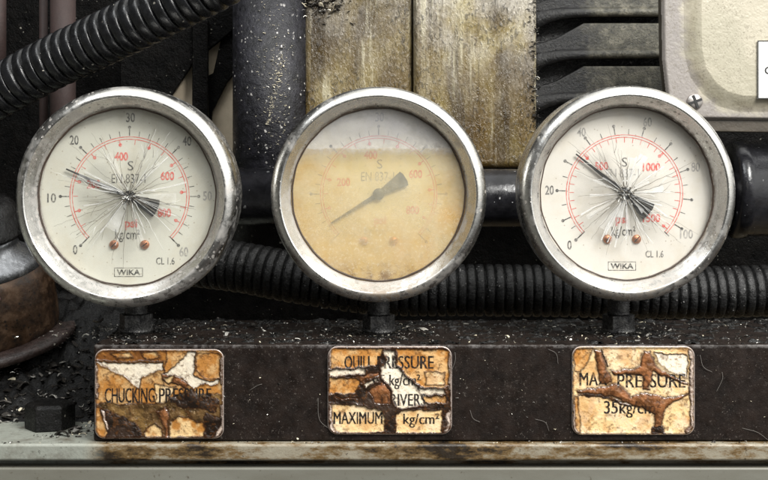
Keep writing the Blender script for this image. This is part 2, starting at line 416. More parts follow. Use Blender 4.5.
BT = -52.5; BB = -100.5          # bar top and bottom
tag(rounded_box("back_wall", M['dark'], -800, 800, 330, 345, -260, 420, 1), kind='structure')
base = MB()
base.box(-650, 650, -4.5, 330, BB-9.0, BB-0.4)
base.box(-650, 650, 9, 330, BB-60, BB-9.0)
tag(base.build("machine_base", M['base'], None, (0,0,BB-60), 1.6, 3, recalc=True), kind='structure')
tag(rounded_box("lower_panel", M['panel'], -650, 650, -3, 6, BB-60, BB-12.6, 1.2), kind='structure')

# ------------------------------------------------------------------ manifold bar
x0 = P(93.5, 0).x
bar = MB(); bar.box(x0, 420, 0, 88, BB, BT)
o = bar.build("manifold_bar", M['bar'], None, ((x0+420)/2, 44, BB), .9, 3, recalc=True)
tag(o, "long dark brown steel bar carrying the three gauges and name plates", "bar")

# ------------------------------------------------------------------ grid builder (height field with stain colours)
def grid_obj(name, px0, py0, px1, py1, step, fn, mat, parent, Y, keep=None, sgn=1.0, origin=None):
    """fn(px, py) -> height in mm towards the viewer, rgb, rough, sd (positive = outside)"""
    nx = int((px1-px0)/step)+1; ny = int((py1-py0)/step)+1
    X, Yp = np.meshgrid(np.linspace(px0, px1, nx), np.linspace(py0, py1, ny))
    h, rgb, ro, sd = fn(X, Yp)
    s = (D+Y)/D
    wx = (X-384)*.5*s; wz = ZC+((240-Yp)*.5-ZC)*s; wy = Y-h
    og = Vector(origin or (0,0,0))
    co = np.stack([(wx-og.x)*S, (wy-og.y)*S, (wz-og.z)*S], -1).reshape(-1, 3)
    idx = np.arange(nx*ny).reshape(ny, nx)
    q = np.stack([idx[:-1,:-1], idx[1:,:-1], idx[1:,1:], idx[:-1,1:]], -1).reshape(-1, 4)
    if sd is not None:
        ok = (sd.reshape(-1)[q] < step*.2).all(1); q = q[ok]
    used = np.unique(q); remap = -np.ones(nx*ny, int); remap[used] = np.arange(len(used)); q = remap[q]
    me = bpy.data.meshes.new(name)
    me.vertices.add(len(used)); me.vertices.foreach_set('co', co[used].ravel())
    me.loops.add(q.size); me.loops.foreach_set('vertex_index', q.ravel())
    me.polygons.add(len(q)); me.polygons.foreach_set('loop_start', np.arange(0, q.size, 4)); me.polygons.foreach_set('loop_total', np.full(len(q), 4))
    me.update(calc_edges=True)
    me.polygons.foreach_set('use_smooth', np.ones(len(q), bool))
    if rgb is not None:
        a = me.color_attributes.new("Stain", 'FLOAT_COLOR', 'POINT')
        c = np.concatenate([rgb.reshape(-1,3), ro.reshape(-1,1)], 1)[used]
        a.data.foreach_set('color', np.clip(c, 0, 1).astype(np.float32).ravel())
    me.materials.append(mat); me.validate(); me.update()
    ob = bpy.data.objects.new(name, me); col.objects.link(ob); ob.location = og*S
    if parent: ob.parent = parent; ob.location = og*S
    return ob

def raster_text(X, Yp, items):
    """items: (string, x0, x1, baseline, cap height, bold) in the same coordinates; returns mask"""
    mask = np.zeros(X.shape); xs = X[0]; ys = Yp[:,0]
    for txt, a, b, base_y, cap, bold in items:
        v, tri = text_tris(txt, bold); wv = v[:,0].max()
        u = np.stack([a+v[:,0]/wv*(b-a), base_y-v[:,1]*cap], 1)
        for t in tri:
            p = u[list(t)]
            i0, i1 = np.searchsorted(xs, [p[:,0].min(), p[:,0].max()]); j0, j1 = np.searchsorted(ys, [p[:,1].min(), p[:,1].max()])
            if i1 <= i0 or j1 <= j0: continue
            gx = X[j0:j1, i0:i1]; gy = Yp[j0:j1, i0:i1]
            d = lambda A, B: (gx-B[0])*(A[1]-B[1])-(A[0]-B[0])*(gy-B[1])
            d1, d2, d3 = d(p[0],p[1]), d(p[1],p[2]), d(p[2],p[0])
            neg = (d1 < 0)|(d2 < 0)|(d3 < 0); pos = (d1 > 0)|(d2 > 0)|(d3 > 0)
            mask[j0:j1, i0:i1] = np.maximum(mask[j0:j1, i0:i1], (~(neg & pos)).astype(float))
    return mask

ORANGE = np.array([.47,.205,.048]); ORD = np.array([.20,.075,.018]); CREAM = np.array([.76,.53,.26]); WHITE = np.array([.82,.73,.58])
DARK = np.array([.016,.010,.007]); BROWN = np.array([.19,.075,.028]); EDGE = np.array([.035,.014,.006])
def make_label(ox, oy, rect, rad, basekind, polys, texts, label, seed):
    """coordinates in quarter pixels of the photograph, offset (ox, oy)"""
    def fn(X, Yp):
        cx = (X-ox)*4; cy = (Yp-oy)*4
        wob = 9
        ux = cx+(fbm(cx/22+seed, cy/22, 4)-.5)*2*wob; uy = cy+(fbm(cx/22+50, cy/22+seed, 4)-.5)*2*wob
        n = fbm(cx/38+seed*3, cy/38, 5); n2 = fbm(cx/9, cy/9+seed, 3); n3 = fbm(cx/70, cy/70+seed*7, 3)
        def tone(kind):
            t = sstep(.38, .66, n)[..., None]; sp = sstep(.66, .75, n2)[..., None]
            if kind == 'orange': c = ORANGE*(1-t*.55)+CREAM*t*.55; c = c*(1-sp*.5)+ORD*sp*.5
            elif kind == 'cream': c = CREAM*(1-t*.35)+WHITE*t*.35; a = sstep(.52, .72, n3)[..., None]; c = c*(1-a*.5)+ORANGE*a*.5; c = c*(1-sp*.45)+ORANGE*sp*.45
            elif kind == 'white': c = WHITE*(1-t*.12)+CREAM*t*.12; c = c*(1-sp*.3)+BROWN*sp*.3
            elif kind == 'dark': c = DARK*(1+t*1.6); c = c*(1-sp*.6)+ORD*.5*sp*.6
            elif kind == 'amber': c = ORD*(1-t*.7)+ORANGE*t*.7; c = c*(1-sp*.6)+DARK*sp*.6
            elif kind == 'olive': c = np.array([.075,.043,.017])*(.6+t*1.3); a = sstep(.5, .72, n3)[..., None]; c = c*(1-a*.6)+np.array([.30,.175,.06])*a*.6; c = c*(1-sp*.7)+np.array([.3,.2,.1])*sp*.7
            elif kind == 'gold': c = ORANGE*(1-t)+CREAM*t*1.05; c = c*(1-sp*.4)+ORD*sp*.4
            elif kind == 'curl': c = np.array([.74,.60,.50])*(1-t*.3); c = c*(1-sp*.5)+BROWN*sp*.5
            else: c = BROWN*(.55+t*.9); a = sstep(.5, .7, n2)[..., None]; c = c*(1-a*.5)+np.array([.34,.16,.07])*a*.5
            return c
        c = tone(basekind); h = np.full(cx.shape, .35); ro = np.full(cx.shape, .42); ta = np.full(cx.shape, .96)
        for kind, pl in polys:
            sd = sdpoly(ux, uy, pl)+(5.5 if kind == 'brown' else 2.0 if kind == 'dark' else 0); m = sstep(1.5, -1.5, sd); mm = m[..., None]
            c = c*(1-mm)+tone(kind)*mm
            wdt = {'white': 4.5, 'dark': 3, 'brown': 5, 'gold': 5}.get(kind, 4.0)
            ee = np.exp(-((sd-(1.0 if kind == 'white' else .5))/wdt)**2)*(.55+.6*n2); ee = np.clip(ee, 0, .97)[..., None]
            c = c*(1-ee)+EDGE*ee
            if kind == 'white': h = h*(1-m)+.12*m; h += np.exp(-((sd-3)/4)**2)*.25; ro = ro*(1-m)+.6*m; ta = ta*(1-m)+.97*m
            elif kind == 'dark': h = h*(1-m)+(.55+np.clip(-sd*.02, 0, .3)+(n-.5)*1.5)*m; ro = ro*(1-m)+.24*m; ta = ta*(1-m)+.25*m
            elif kind == 'curl': h = h*(1-m)+(.5+np.sqrt(np.clip(-sd, 0, 9))*.3)*m; ro = ro*(1-m)+.25*m
            elif kind == 'olive': h = h*(1-m)+(.45+(n-.5)*1.6)*m; ro = ro*(1-m)+.22*m; ta = ta*(1-m)+.9*m
            elif kind == 'brown': h = h*(1-m)+(.4+np.sqrt(np.clip(-sd, 0, 30))*.17+(n-.5)*.9)*m; ro = ro*(1-m)+.22*m; ta = ta*(1-m)+.5*m
            else: h = h*(1-m)+(.32+(n-.5)*.3)*m; h += np.exp(-((sd)/4)**2)*.15; ro = ro*(1-m)+.42*m; ta = ta*(1-m)+.96*m
        g1 = fbm(cx/13+seed*5, cy/13, 5); g2 = fbm(cx/26+seed, cy/26+31, 4)
        a = (sstep(.54, .66, g1)*sstep(.36, .62, g2)*.6)[..., None]; c = c*(1-a)+np.array([.105,.042,.013])*a
        a = (sstep(.64, .72, fbm(cx/5, cy/5+seed*9, 3))*.45*sstep(.4, .6, g2))[..., None]; c = c*(1-a)+np.array([.03,.014,.007])*a
        c = c*(.84 if seed < 2 else 1.0); h = h+(g1-.5)*.3; ro = np.clip(ro-.12+(g2-.5)*.5, .12, .8)
        tx = raster_text(cx, cy, texts)
        tx = np.maximum(tx, np.maximum(np.roll(tx, 1, 1), np.roll(tx, -1, 1)*.7))
        er = sstep(.70, .60, n2)
        a = (np.clip(tx*ta*(.75+.3*er), 0, 1))[..., None]; c = c*(1-a)+np.array([.014,.011,.010])*a
        x0_, y0_, x1_, y1_ = rect
        qx = np.abs(cx-(x0_+x1_)/2)-(x1_-x0_)/2+rad; qy = np.abs(cy-(y0_+y1_)/2)-(y1_-y0_)/2+rad
        so = np.hypot(np.maximum(qx, 0), np.maximum(qy, 0))+np.minimum(np.maximum(qx, qy), 0)-rad
        so = so+(fbm(cx/12, cy/12, 3)-.5)*7
        rim = np.exp(-((so+3)/3.5)**2)[..., None]*.7
        c = c*(1-rim)+EDGE*rim
        h = h+np.exp(-((so+2)/6)**2)*.35
        return h, c, ro, so/4
    x0_, y0_, x1_, y1_ = rect
    A = P(ox+x0_/4, oy+y1_/4); B = P(ox+x1_/4, oy+y0_/4)
    root = empty("name_plate", ((A.x+B.x)/2, 0, A.z), label, "name plate", "name plates on the bar")
    og = Vector(((A.x+B.x)/2, 0, A.z))
    pl = MB(); r = rad/8+.4; pts = []
    a0, b0 = A.x-.45, A.z-.35; a1, b1 = B.x+.45, B.z+.45
    for (qx, qz, st) in ((a1-r, b1-r, 0), (a0+r, b1-r, 90), (a0+r, b0+r, 180), (a1-r, b0+r, 270)):
        for i in range(9):
            t = R(st+i*90/8); pts.append((qx+r*math.cos(t)-og.x, qz+r*math.sin(t)-og.z))
    pl.prism(pts, -.75, .05)
    pl.build("backing_plate", M['backing'], root, (0,0,0), .3, 2, recalc=True)
    g = grid_obj("printed_film", ox+x0_/4-.6, oy+y0_/4-.6, ox+x1_/4+.6, oy+y1_/4+.6, .4, fn, M['attr'], None, -.72)
    g.parent = root; g.location = -og*S
    return root

L1 = [('amber', [(60,75),(345,75),(345,128),(200,126),(60,124)]),
      ('gold', [(245,92),(300,84),(322,104),(270,120)]),
      ('gold', [(130,96),(190,90),(215,108),(150,114)]),
      ('orange', [(60,124),(340,126),(330,300),(60,300)]),
      ('brown', [(312,172),(400,168),(415,196),(440,215),(425,240),(380,222),(360,215),(330,205)]),
      ('gold', [(338,190),(385,178),(372,205),(352,212)]),
      ('orange', [(470,92),(560,92),(560,196),(500,190),(466,160)]),
      ('white', [(64,130),(330,132),(336,156),(245,188),(242,232),(212,218),(180,183),(105,148)]),
      ('white', [(433,84),(464,88),(456,180),(512,204),(556,198),(552,216),(500,216),(452,230),(405,182),(372,182),(345,172),(398,132)]),
      ('cream', [(304,215),(350,225),(380,228),(352,290),(306,290)]),
      ('olive', [(64,294),(110,286),(170,300),(235,292),(300,296),(348,284),(380,268),(420,246),(446,236),(474,258),(520,252),(562,262),(575,300),(575,440),(60,440)]),
      ('dark', [(356,272),(380,268),(400,288),(422,252),(448,240),(470,266),(520,262),(560,282),(545,330),(520,330),(480,310),(440,318),(392,306)]),
      ('dark', [(500,330),(560,350),(575,440),(505,440),(496,410)]),
      ('dark', [(84,316),(126,322),(180,348),(232,380),(262,440),(70,440),(112,404)]),
      ('brown', [(300,318),(352,300),(362,340),(356,440),(332,440),(334,392),(318,352)]),
      ('gold', [(276,392),(300,374),(326,396),(328,428),(262,428),(258,410)]),
      ('gold', [(364,362),(392,346),(438,348),(470,372),(494,368),(498,420),(440,430),(358,428)]),
      ('orange', [(60,300),(80,312),(112,404),(100,430),(60,430)]), ('curl', [(560,110),(570,108),(572,215),(563,210)]), ('curl', [(60,140),(70,145),(72,270),(62,270)]), ('curl', [(86,318),(96,322),(116,392),(106,400)]), ('curl', [(562,300),(574,296),(574,400),(540,430),(548,404),(562,388)])]
T1 = [("CHUCKING", 100, 298, 290, 58, 0), ("PRESSURE", 318, 525, 290, 58, 0)]
make_label(80, 330, (64,80,572,430), 34, 'orange', L1, T1, "torn amber name plate reading CHUCKING PRESSURE with blackened lower half", 1.3)

L2 = [('dark', [(60,60),(580,60),(580,420),(60,420)]),
      ('orange', [(78,72),(292,72),(276,120),(262,140),(205,150),(80,150)]),
      ('brown', [(190,185),(225,170),(275,160),(288,180),(215,212),(196,240)]),
      ('orange', [(78,190),(190,196),(205,208),(182,250),(78,256)]),
      ('white', [(78,158),(216,152),(222,172),(150,180),(78,183)]),
      ('orange', [(345,76),(562,76),(556,226),(445,228),(398,192),(352,135)]),
      ('cream', [(462,166),(536,170),(540,216),(466,216)]),
      ('white', [(292,84),(336,80),(346,140),(390,192),(440,236),(470,262),(468,302),(350,312),(330,282),(330,240),(292,192),(284,150),(306,118)]),
      ('white', [(212,216),(270,192),(276,202),(224,228)]),
      ('white', [(430,236),(538,232),(542,254),(440,258)]),
      ('brown', [(230,242),(288,196),(330,248),(326,300),(262,302)]),
      ('orange', [(452,266),(546,262),(546,294),(456,292)]),
      ('brown', [(96,262),(190,262),(200,276),(100,280)]),
      ('cream', [(82,290),(200,300),(286,324),(298,350),(298,408),(104,410),(84,380)]),
      ('cream', [(344,338),(366,322),(530,320),(526,410),(344,414)]), ('curl', [(78,290),(88,300),(88,380),(112,408),(96,412),(76,388)]), ('curl', [(552,90),(564,96),(566,240),(556,240)]), ('curl', [(546,330),(562,318),(564,380),(540,408),(536,396),(550,372)]), ('curl', [(76,80),(84,78),(82,150),(75,150)])]
T2 = [("QUILL", 138, 250, 154, 50, 0), ("PRESSURE", 270, 494, 154, 50, 0), ("3.5", 240, 298, 222, 44, 0), ("kg/cm\u00b2", 318, 440, 222, 44, 0),
      ("DRIVERS", 286, 462, 303, 48, 0), ("MAXIMUM", 95, 288, 375, 48, 0), ("kg/cm\u00b2", 374, 516, 376, 42, 0)]
make_label(310, 330, (74,68,564,414), 38, 'orange', L2, T2, "cracked amber name plate reading QUILL PRESSURE DRIVERS MAXIMUM kg/cm\u00b2", 4.1)

L3 = [('cream', [(60,60),(580,60),(580,420),(60,420)]),
      ('orange', [(74,72),(150,72),(140,110),(100,170),(80,160)]),
      ('white', [(400,92),(530,98),(528,190),(450,160),(410,130)]),
      ('brown', [(150,76),(184,76),(208,150),(232,186),(228,214),(180,222),(166,160)]),
      ('brown', [(212,158),(300,148),(336,140),(346,82),(386,82),(406,140),(452,172),(538,212),(532,226),(440,192),(394,172),(378,246),(346,240),(346,182),(240,186)]),
      ('brown', [(82,236),(180,226),(240,204),(272,228),(306,262),(340,246),(380,250),(442,266),(540,246),(538,262),(474,290),(446,320),(430,380),(434,412),(386,414),(392,340),(300,302),(220,270),(90,254)]),
      ('dark', [(386,384),(436,384),(438,416),(384,416)]),
      ('orange', [(76,262),(88,262),(104,410),(78,400)]), ('curl', [(536,78),(548,84),(554,120),(552,390),(520,414),(516,404),(538,384),(540,120)]), ('curl', [(70,300),(78,300),(82,390),(98,410),(84,414),(70,396)]), ('dark', [(180,76),(188,76),(214,150),(206,152)]), ('dark', [(90,254),(180,250),(215,266),(300,300),(296,308),(210,276),(92,262)])]
T3 = [("MAX", 98, 208, 222, 52, 0), ("PRESSURE", 250, 520, 230, 54, 0), ("35kg/cm\u00b2", 196, 420, 334, 50, 0)]
make_label(555, 330, (70,68,554,416), 36, 'cream', L3, T3, "pale cream name plate reading MAX PRESSURE 35kg/cm\u00b2 under brown torn film", 8.7)

# ------------------------------------------------------------------ gauges
GY = 12.0
def polar(r, deg): return r*math.cos(R(deg)), r*math.sin(R(deg))

def gauge(cpx, cpy, label, dialc, seed, spec, bez, sc=1.0):
    c = P(cpx, cpy, GY); k = .5*(D+GY+14)/D               # mm per pixel on the dial
    foot = BT
    root = empty("pressure_gauge", (c.x, c.y+30, foot), label, "pressure gauge", "pressure gauges on the bar")
    root.location.y = (c.y+30*sc)*S; root.scale = (sc, sc, sc)
    O = Vector((0, -30, (c.z-foot)/sc))                        # gauge face centre in the root's frame
    def put(mb, name, mats, parent=root, **kw):
        ob = mb.build(name, mats, None, (0,0,0), **kw); ob.parent = parent
        if parent is root: ob.location = O*S
        return ob
    jit = lambda a: .10*math.sin(3*a+seed)+.06*math.sin(7*a+2*seed)
    b = MB()
    prof = [(52,30),(54.6,29.4),(55.5,28),(55.75,12),(55.7,8.5),(55.5,6.0),(55.1,4.4),(54.4,3.1),(53.5,2.0),(52.5,1.1),(51.5,.45),(50.7,.1),(50.1,.25),(49.7,.8),(49.4,1.6),(48.2,3.7),(46.6,6.6),(45.5,7.9),(45.2,8.8),(45.2,13.5)]
    b.lathe_y(prof, 160, jit=jit); put(b, "bezel", bez)
    b = MB(); b.lathe_y([(49,14.2),(50.5,20),(50.5,38),(48,42),(.5,42.5)], 96); put(b, "case", M['case'])
    b = MB(); b.lathe_y([(45.1,8.0),(44.9,7.9),(44.4,8.1),(44.3,8.8)], 128, jit=lambda a: .12*math.sin(9*a+seed)+.1*math.sin(23*a)); put(b, "gasket", M['gasket'])
    # dial with its printing
    d = MB(); d.lathe_y([(47.5,14),(.01,14)], 128, 0, smooth=False)
    tx, tz = spec.get('off', (0, 0))
    yp = [13.93]
    def quad(a, b_, c_, d_, mi): d.add([(q[0], yp[0], q[1]) for q in (a, b_, c_, d_)], [(0,1,2,3)], mi)
    def tick(deg, r0, r1, wd, mi):
        u = Vector(polar(1, deg)); n = Vector((-u.y, u.x))*wd/2
        quad(u*r0-n, u*r0+n, u*r1+n, u*r1-n, mi)
    def dot(px, py, r, mi):
        d.add([(px+polar(r, i*36)[0], yp[0]-.02, py+polar(r, i*36)[1]) for i in range(10)], [tuple(range(10))], mi)
    def arc(a0, a1, r0, r1, mi, n=90):
        for i in range(n):
            s0, s1 = a0+(a1-a0)*i/n, a0+(a1-a0)*(i+1)/n
            quad(polar(r0, s0), polar(r0, s1), polar(r1, s1), polar(r1, s0), mi)
    def text(t, px, py, hpx, wpx, mi, bold=.0):
        """centred at pixel offset from the dial centre, y down"""
        v, tri = text_tris(t, bold); wv = v[:,0].max()
        d.add([(px*k+(x/wv-.5)*wpx*k, yp[0]-.03, -py*k+(y-.5)*hpx*k) for x, y in v], tri, mi)
    for (a0, a1) in [spec['arc']]:
        arc(a0, a1, 58.6*k, 57.8*k, 2); arc(a0, a1, 56.2*k, 55.4*k, 2)
        for ae in (a0, a1): tick(ae, 55.4*k, 62*k, .5, 1)
    for deg, txt, tp, mi, full in spec['black']:
        tick(deg, 59*k, 69*k, .55, mi); x, y = polar(67.5*k, deg); dot(x, y, .85, mi)
        if txt: text(txt, tp[0], tp[1], 8.6, 4.3*len(txt), 3 if full else 4, .016)
    for deg in spec['minor']: tick(deg, 59*k, 64*k, .38, 1)
    for deg in spec['rminor']: tick(deg, 50.5*k, 55.4*k, .36, 2)
    for deg, txt, tp in spec['red']:
        tick(deg, 49*k, 55.5*k, .5, 2); x, y = polar(51*k, deg); dot(x, y, .9, 2)
        if txt: text(txt, tp[0], tp[1], 7.6, 4.4*len(txt), 2, .03)
    for t, px, py, hp, wp, mi, bo in spec['text']: text(t, px, py, hp, wp, mi, bo)
    if 'logo' in spec:
        lx, ly, lw, lh = spec['logo']
        X0, X1, Z0, Z1 = (lx-lw/2)*k, (lx+lw/2)*k, -(ly+lh/2)*k, -(ly-lh/2)*k; t = .32
        quad((X0,Z0),(X1,Z0),(X1,Z0+t),(X0,Z0+t),1); quad((X0,Z1-t),(X1,Z1-t),(X1,Z1),(X0,Z1),1)
        quad((X0,Z0+t),(X0+t,Z0+t),(X0+t,Z1-t),(X0,Z1-t),1); quad((X1-t,Z0+t),(X1,Z0+t),(X1,Z1-t),(X1-t,Z1-t),1)
        text("WIKA", lx, ly, lh*.56, lw*.82, 1, .03)
    fade = dialc
    worn = tuple(x*.9 for x in spec['dc'])
    mats = [dialc, print_mat("black_dial_print", (.03,.028,.025), worn, .55), print_mat("red_dial_print", (.55,.07,.05), worn, .55),
            print_mat("black_numeral_print", (.04,.038,.035), worn, .5), print_mat("faded_numeral_print", (.25,.24,.22), worn, .6)]
    dial = put(d, "dial", mats)
    for (px, py) in spec['screws']:
        s_ = MB(); r = 4.4*k
        s_.lathe_y([(r,14),(r,13.2),(r*.8,12.8),(.01,12.7)], 24)
        an = random.uniform(30, 80); u = Vector(polar(1, an)); n = Vector((-u.y, u.x))
        sc = MB(); a = 12.62
        q = [u*r*.85+n*.25, -u*r*.85+n*.25, -u*r*.85-n*.25, u*r*.85-n*.25]
        s_.add([(p.x, a, p.y) for p in q], [(0,1,2,3)], 1)
        so = s_.build("dial_screw", [M['copper'], M['ink']], None); so.parent = root
        so.location = Vector((O.x+px*k, O.y, O.z-py*k))*S
    # pointer: tapering blade, hub and a wide tail
    ang, tip, tail, tw = spec['needle']
    n_ = MB(); u = Vector(polar(1, ang)); nn = Vector((-u.y, u.x)); kk = .5*(D+GY+11)/D
    def bl(pts, y0, y1): n_.prism([((u*a+nn*b_).x*kk, (u*a+nn*b_).y*kk) for a, b_ in pts], y0, y1)
    bl([(tip, .7), (tip, -.7), (8, -2.2), (8, 2.2)], 12.2, 12.6)
    bl([(8,2.2),(8,-2.2),(-6,-3.6),(-tail,-tw),(-tail-1.5,-tw*.5),(-tail-1.5,tw*.5),(-tail,tw),(-6,3.6)], 12.15, 12.65)
    n_.lathe_y([(3.0,13.9),(3.0,12.0),(2.4,11.6),(.01,11.5)], 24)
    ob = put(n_, "pointer", M['needle'], recalc=True)
    # glass
    gy = 8.5; rng = random.Random(int(seed*100))
    g = MB(); cr = MB()
    if spec.get('cracked'):
        cxp, cyp = spec['hub']; hx, hz = cxp*k, -cyp*k
        na = spec.get('na', 40); angs = sorted(rng.uniform(0, 360) for _ in range(na)); rad_ = [rng.uniform(15, 27) for _ in range(na)]
        # loose wedges round the blow, each tilted a little, and the sound glass beyond
        for i in range(na):
            a0, a1 = angs[i], angs[(i+1)%na]+(360 if i == na-1 else 0)
            rr = rng.uniform(10, 29)
            pts = [(hx, hz)]+[(hx+polar(rr, a0+(a1-a0)*t/3)[0], hz+polar(rr, a0+(a1-a0)*t/3)[1]) for t in range(4)]
            tx_, tz_ = rng.uniform(-.035, .035), rng.uniform(-.035, .035)
            g.add([(x, gy-.25+tx_*(x-hx)+tz_*(z-hz)-rng.uniform(0,.1), z) for x, z in pts], [(0,1,2,3,4)], 2 if rng.random() < spec.get("milky", .3) else 1)
        g.lathe_y([(45.0, gy), (.01, gy)], 96, 0, smooth=False)
        for i in range(na):
            a = angs[i]; L = rng.uniform(15, 44)
            dark = rng.random() < .82; pts = []; r_ = rng.uniform(1.5, 5); dev = 0
            while r_ < L:
                dev += rng.uniform(-.5, .5); x, z = polar(r_, a); n2 = Vector((-math.sin(R(a)), math.cos(R(a))))
                pts.append(Vector((hx+x+n2.x*dev, gy-.45, hz+z+n2.y*dev))); r_ += rng.uniform(1.6, 3.0)
            pts = [p for p in pts if math.hypot(p.x, p.z) < 43.5]
            if len(pts) < 3: continue
            w0 = rng.uniform(.05, .12)
            cr.tube(pts, [w0*(1-j/len(pts))+.04 for j in range(len(pts))], 5, 0 if dark else 1)
            if rng.random() < .45:
                q = pts[len(pts)//2]; a2 = a+rng.choice((-1,1))*rng.uniform(14, 40)
                cr.tube([q, q+Vector((polar(3, a2)[0], 0, polar(3, a2)[1])), q+Vector((polar(7, a2+5)[0], 0, polar(7, a2+5)[1]))], [.10,.08,.03], 5, 0 if rng.random() < .6 else 1)
        for i in range(spec.get('streaks', 18)):           # pale split slivers of glass
            a = rng.uniform(0, 360); L = rng.uniform(13, 30); w_ = rng.uniform(.25, .75); r0 = rng.uniform(2, 6); a2 = a+rng.uniform(-3, 3)
            p0 = polar(r0, a); p1 = polar(L, a2); n2 = Vector((-math.sin(R(a)), math.cos(R(a))))
            mdx = polar((r0+L)*.6, a+rng.uniform(-2.5, 2.5))
            q = [(p0[0]-n2.x*.1, p0[1]-n2.y*.1), (mdx[0]-n2.x*w_*.6, mdx[1]-n2.y*w_*.6), (p1[0]-n2.x*w_, p1[1]-n2.y*w_), (p1[0]+n2.x*w_*.3, p1[1]+n2.y*w_*.3), (mdx[0]+n2.x*w_*.4, mdx[1]+n2.y*w_*.4), (p0[0]+n2.x*.1, p0[1]+n2.y*.1)]
            q = [(hx+x, hz+z) for x, z in q]
            if all(math.hypot(x, z) < 43 for x, z in q): g.prism(q, gy-.62-rng.uniform(0,.1), gy-.5, 3)
        for i in range(120):                              # crushed splinters at the centre of the blow
            a = rng.uniform(0, 360); r_ = abs(rng.gauss(0, 2.6)); x, z = polar(r_, a); l = rng.uniform(.4, 2.2); a2 = a+rng.uniform(-50, 50)
            u2 = Vector(polar(1, a2)); n2 = Vector((-u2.y, u2.x))*rng.uniform(.12, .4); y = gy-.5-rng.uniform(0, .5)
            p = Vector((hx+x, hz+z)); q = [p, p+u2*l+n2, p+u2*l-n2]
            mi = rng.choice((1,2,0,2,0)); y2 = y-rng.uniform(.05,.4)
            cr.add([(q[0].x, y, q[0].y), (q[1].x, y2, q[1].y), (q[2].x, y-.15, q[2].y), (p.x+u2.x*l*.5, y+.3, p.y+u2.y*l*.5)], [(0,1,2),(0,3,1),(1,3,2),(0,2,3)], mi)
    else:
        g.lathe_y([(45.0, gy), (.01, gy)], 96, 0, smooth=False)
    go = put(g, "glass", [glass_mat("dusty_gauge_glass", spec.get('milk', .05), seed=seed, fres=.5, milkc=spec.get("milkc", (.8,.8,.76))),
                          glass_mat("broken_clear_glass", .004, seed=seed+3, fres=.3), glass_mat("broken_milky_glass", .16, seed=seed+5, fres=.3, milkc=(.97,.97,.95)), glass_mat("split_glass_sliver", .20, seed=seed+7, fres=.6, milkc=(.97,.97,.95))])
    if spec.get('cracked'):
        co_ = cr.build("crack_lines", [M['crack_dark'], M['crack_light'], M['needle']], None); co_.parent = go
    if 'level' in spec:
        lv = spec['level']*k; rr = 44.6
        th = math.degrees(math.asin(lv/rr)); outline = [polar(rr, 180-th+i*(180+2*th)/80) for i in range(81)]
        mid = [(outline[-1][0]+(outline[0][0]-outline[-1][0])*t/20, lv+.35*math.sin(t*.9)+.2*math.sin(t*2.3)) for t in range(1, 20)]
        l_ = MB(); l_.prism(outline+mid, 9.2, 13.7)
        put(l_, "filling_liquid", spec['liquid'], recalc=True)
        f_ = MB()                                          # pale scum floating at the level
        chord = lambda z: math.sqrt(44.5**2-z*z)
        zs = [lv-7+i*(44.2-lv+7)/30 for i in range(31)]
        f_.prism([(chord(z), z) for z in zs]+[(-chord(z), z) for z in zs[::-1]], 8.95, 9.1); put(f_, "scum_line", scum(), recalc=True)
    # threaded stem with hexagon
    st = MB(); hz = O.z-50
    st.tube([(0,0,0),(0,0,2.2)], 9.0, 24); st.tube([(0,0,2.2),(0,0,9.5)], 8.6, 6, smooth=False)
    pr = [(5.2, 9.5)]+[(5.6+(.55 if i % 2 else 0), 9.5+i*.75) for i in range(12)]+[(6.2, 19), (6.4, hz+3)]
    st.lathe_z(pr, 32)
    sto = st.build("stem", M['stem'], root)
    return root

def black_scale(a_of, vals, pos, fulls, step_minor):
    out = []
    for v, p, f in zip(vals, pos, fulls): out.append((a_of(v), str(v), p, 1, f))
    return out
aL = lambda v: 225-4.5*v
rL = lambda v: 227.5-.3185*v
mats_in = [aL(v) for v in range(0, 61, 2) if v % 10]
specL = dict(arc=(225, -45), dc=(.66,.64,.53),
    black=black_scale(aL, (0,10,20,30,40,50,60), ((-53,52),(-76,1.5),(-54,-55),(1,-77),(56,-54),(76,-.5),(53,54)), (1,1,1,1,1,0,0), 2),
    minor=mats_in, rminor=[rL(v) for v in range(50, 850, 50) if v % 100],
    red=[(rL(100), None, None), (rL(200), "200", (-35,-12)), (rL(300), None, None), (rL(400), "400", (-8,-39)), (rL(500), None, None), (rL(600), "600", (37,-20)), (rL(700), None, None), (rL(800), "800", (34,16))],
    text=[("S", 1, -30, 9, 5.5, 3, 0), ("EN 837-1", -1, -17.5, 9, 33, 3, 0), ("psi", 1.5, 26, 8, 12, 2, .03), ("kg/cm\u00b2", -2, 37, 9, 24, 3, 0.01), ("CL 1.6", 35, 63, 6.5, 18, 3, 0.01)],
    logo=(-1, 74, 28, 9), screws=((-15,47),(15,47)), needle=(156.3, 67, 29, 9), cracked=True, milky=.25, streaks=13, na=52, hub=(2,-2), milk=.05)
aR = lambda v: 224-2.05*v if v < 10 else 230.4-2.624*v
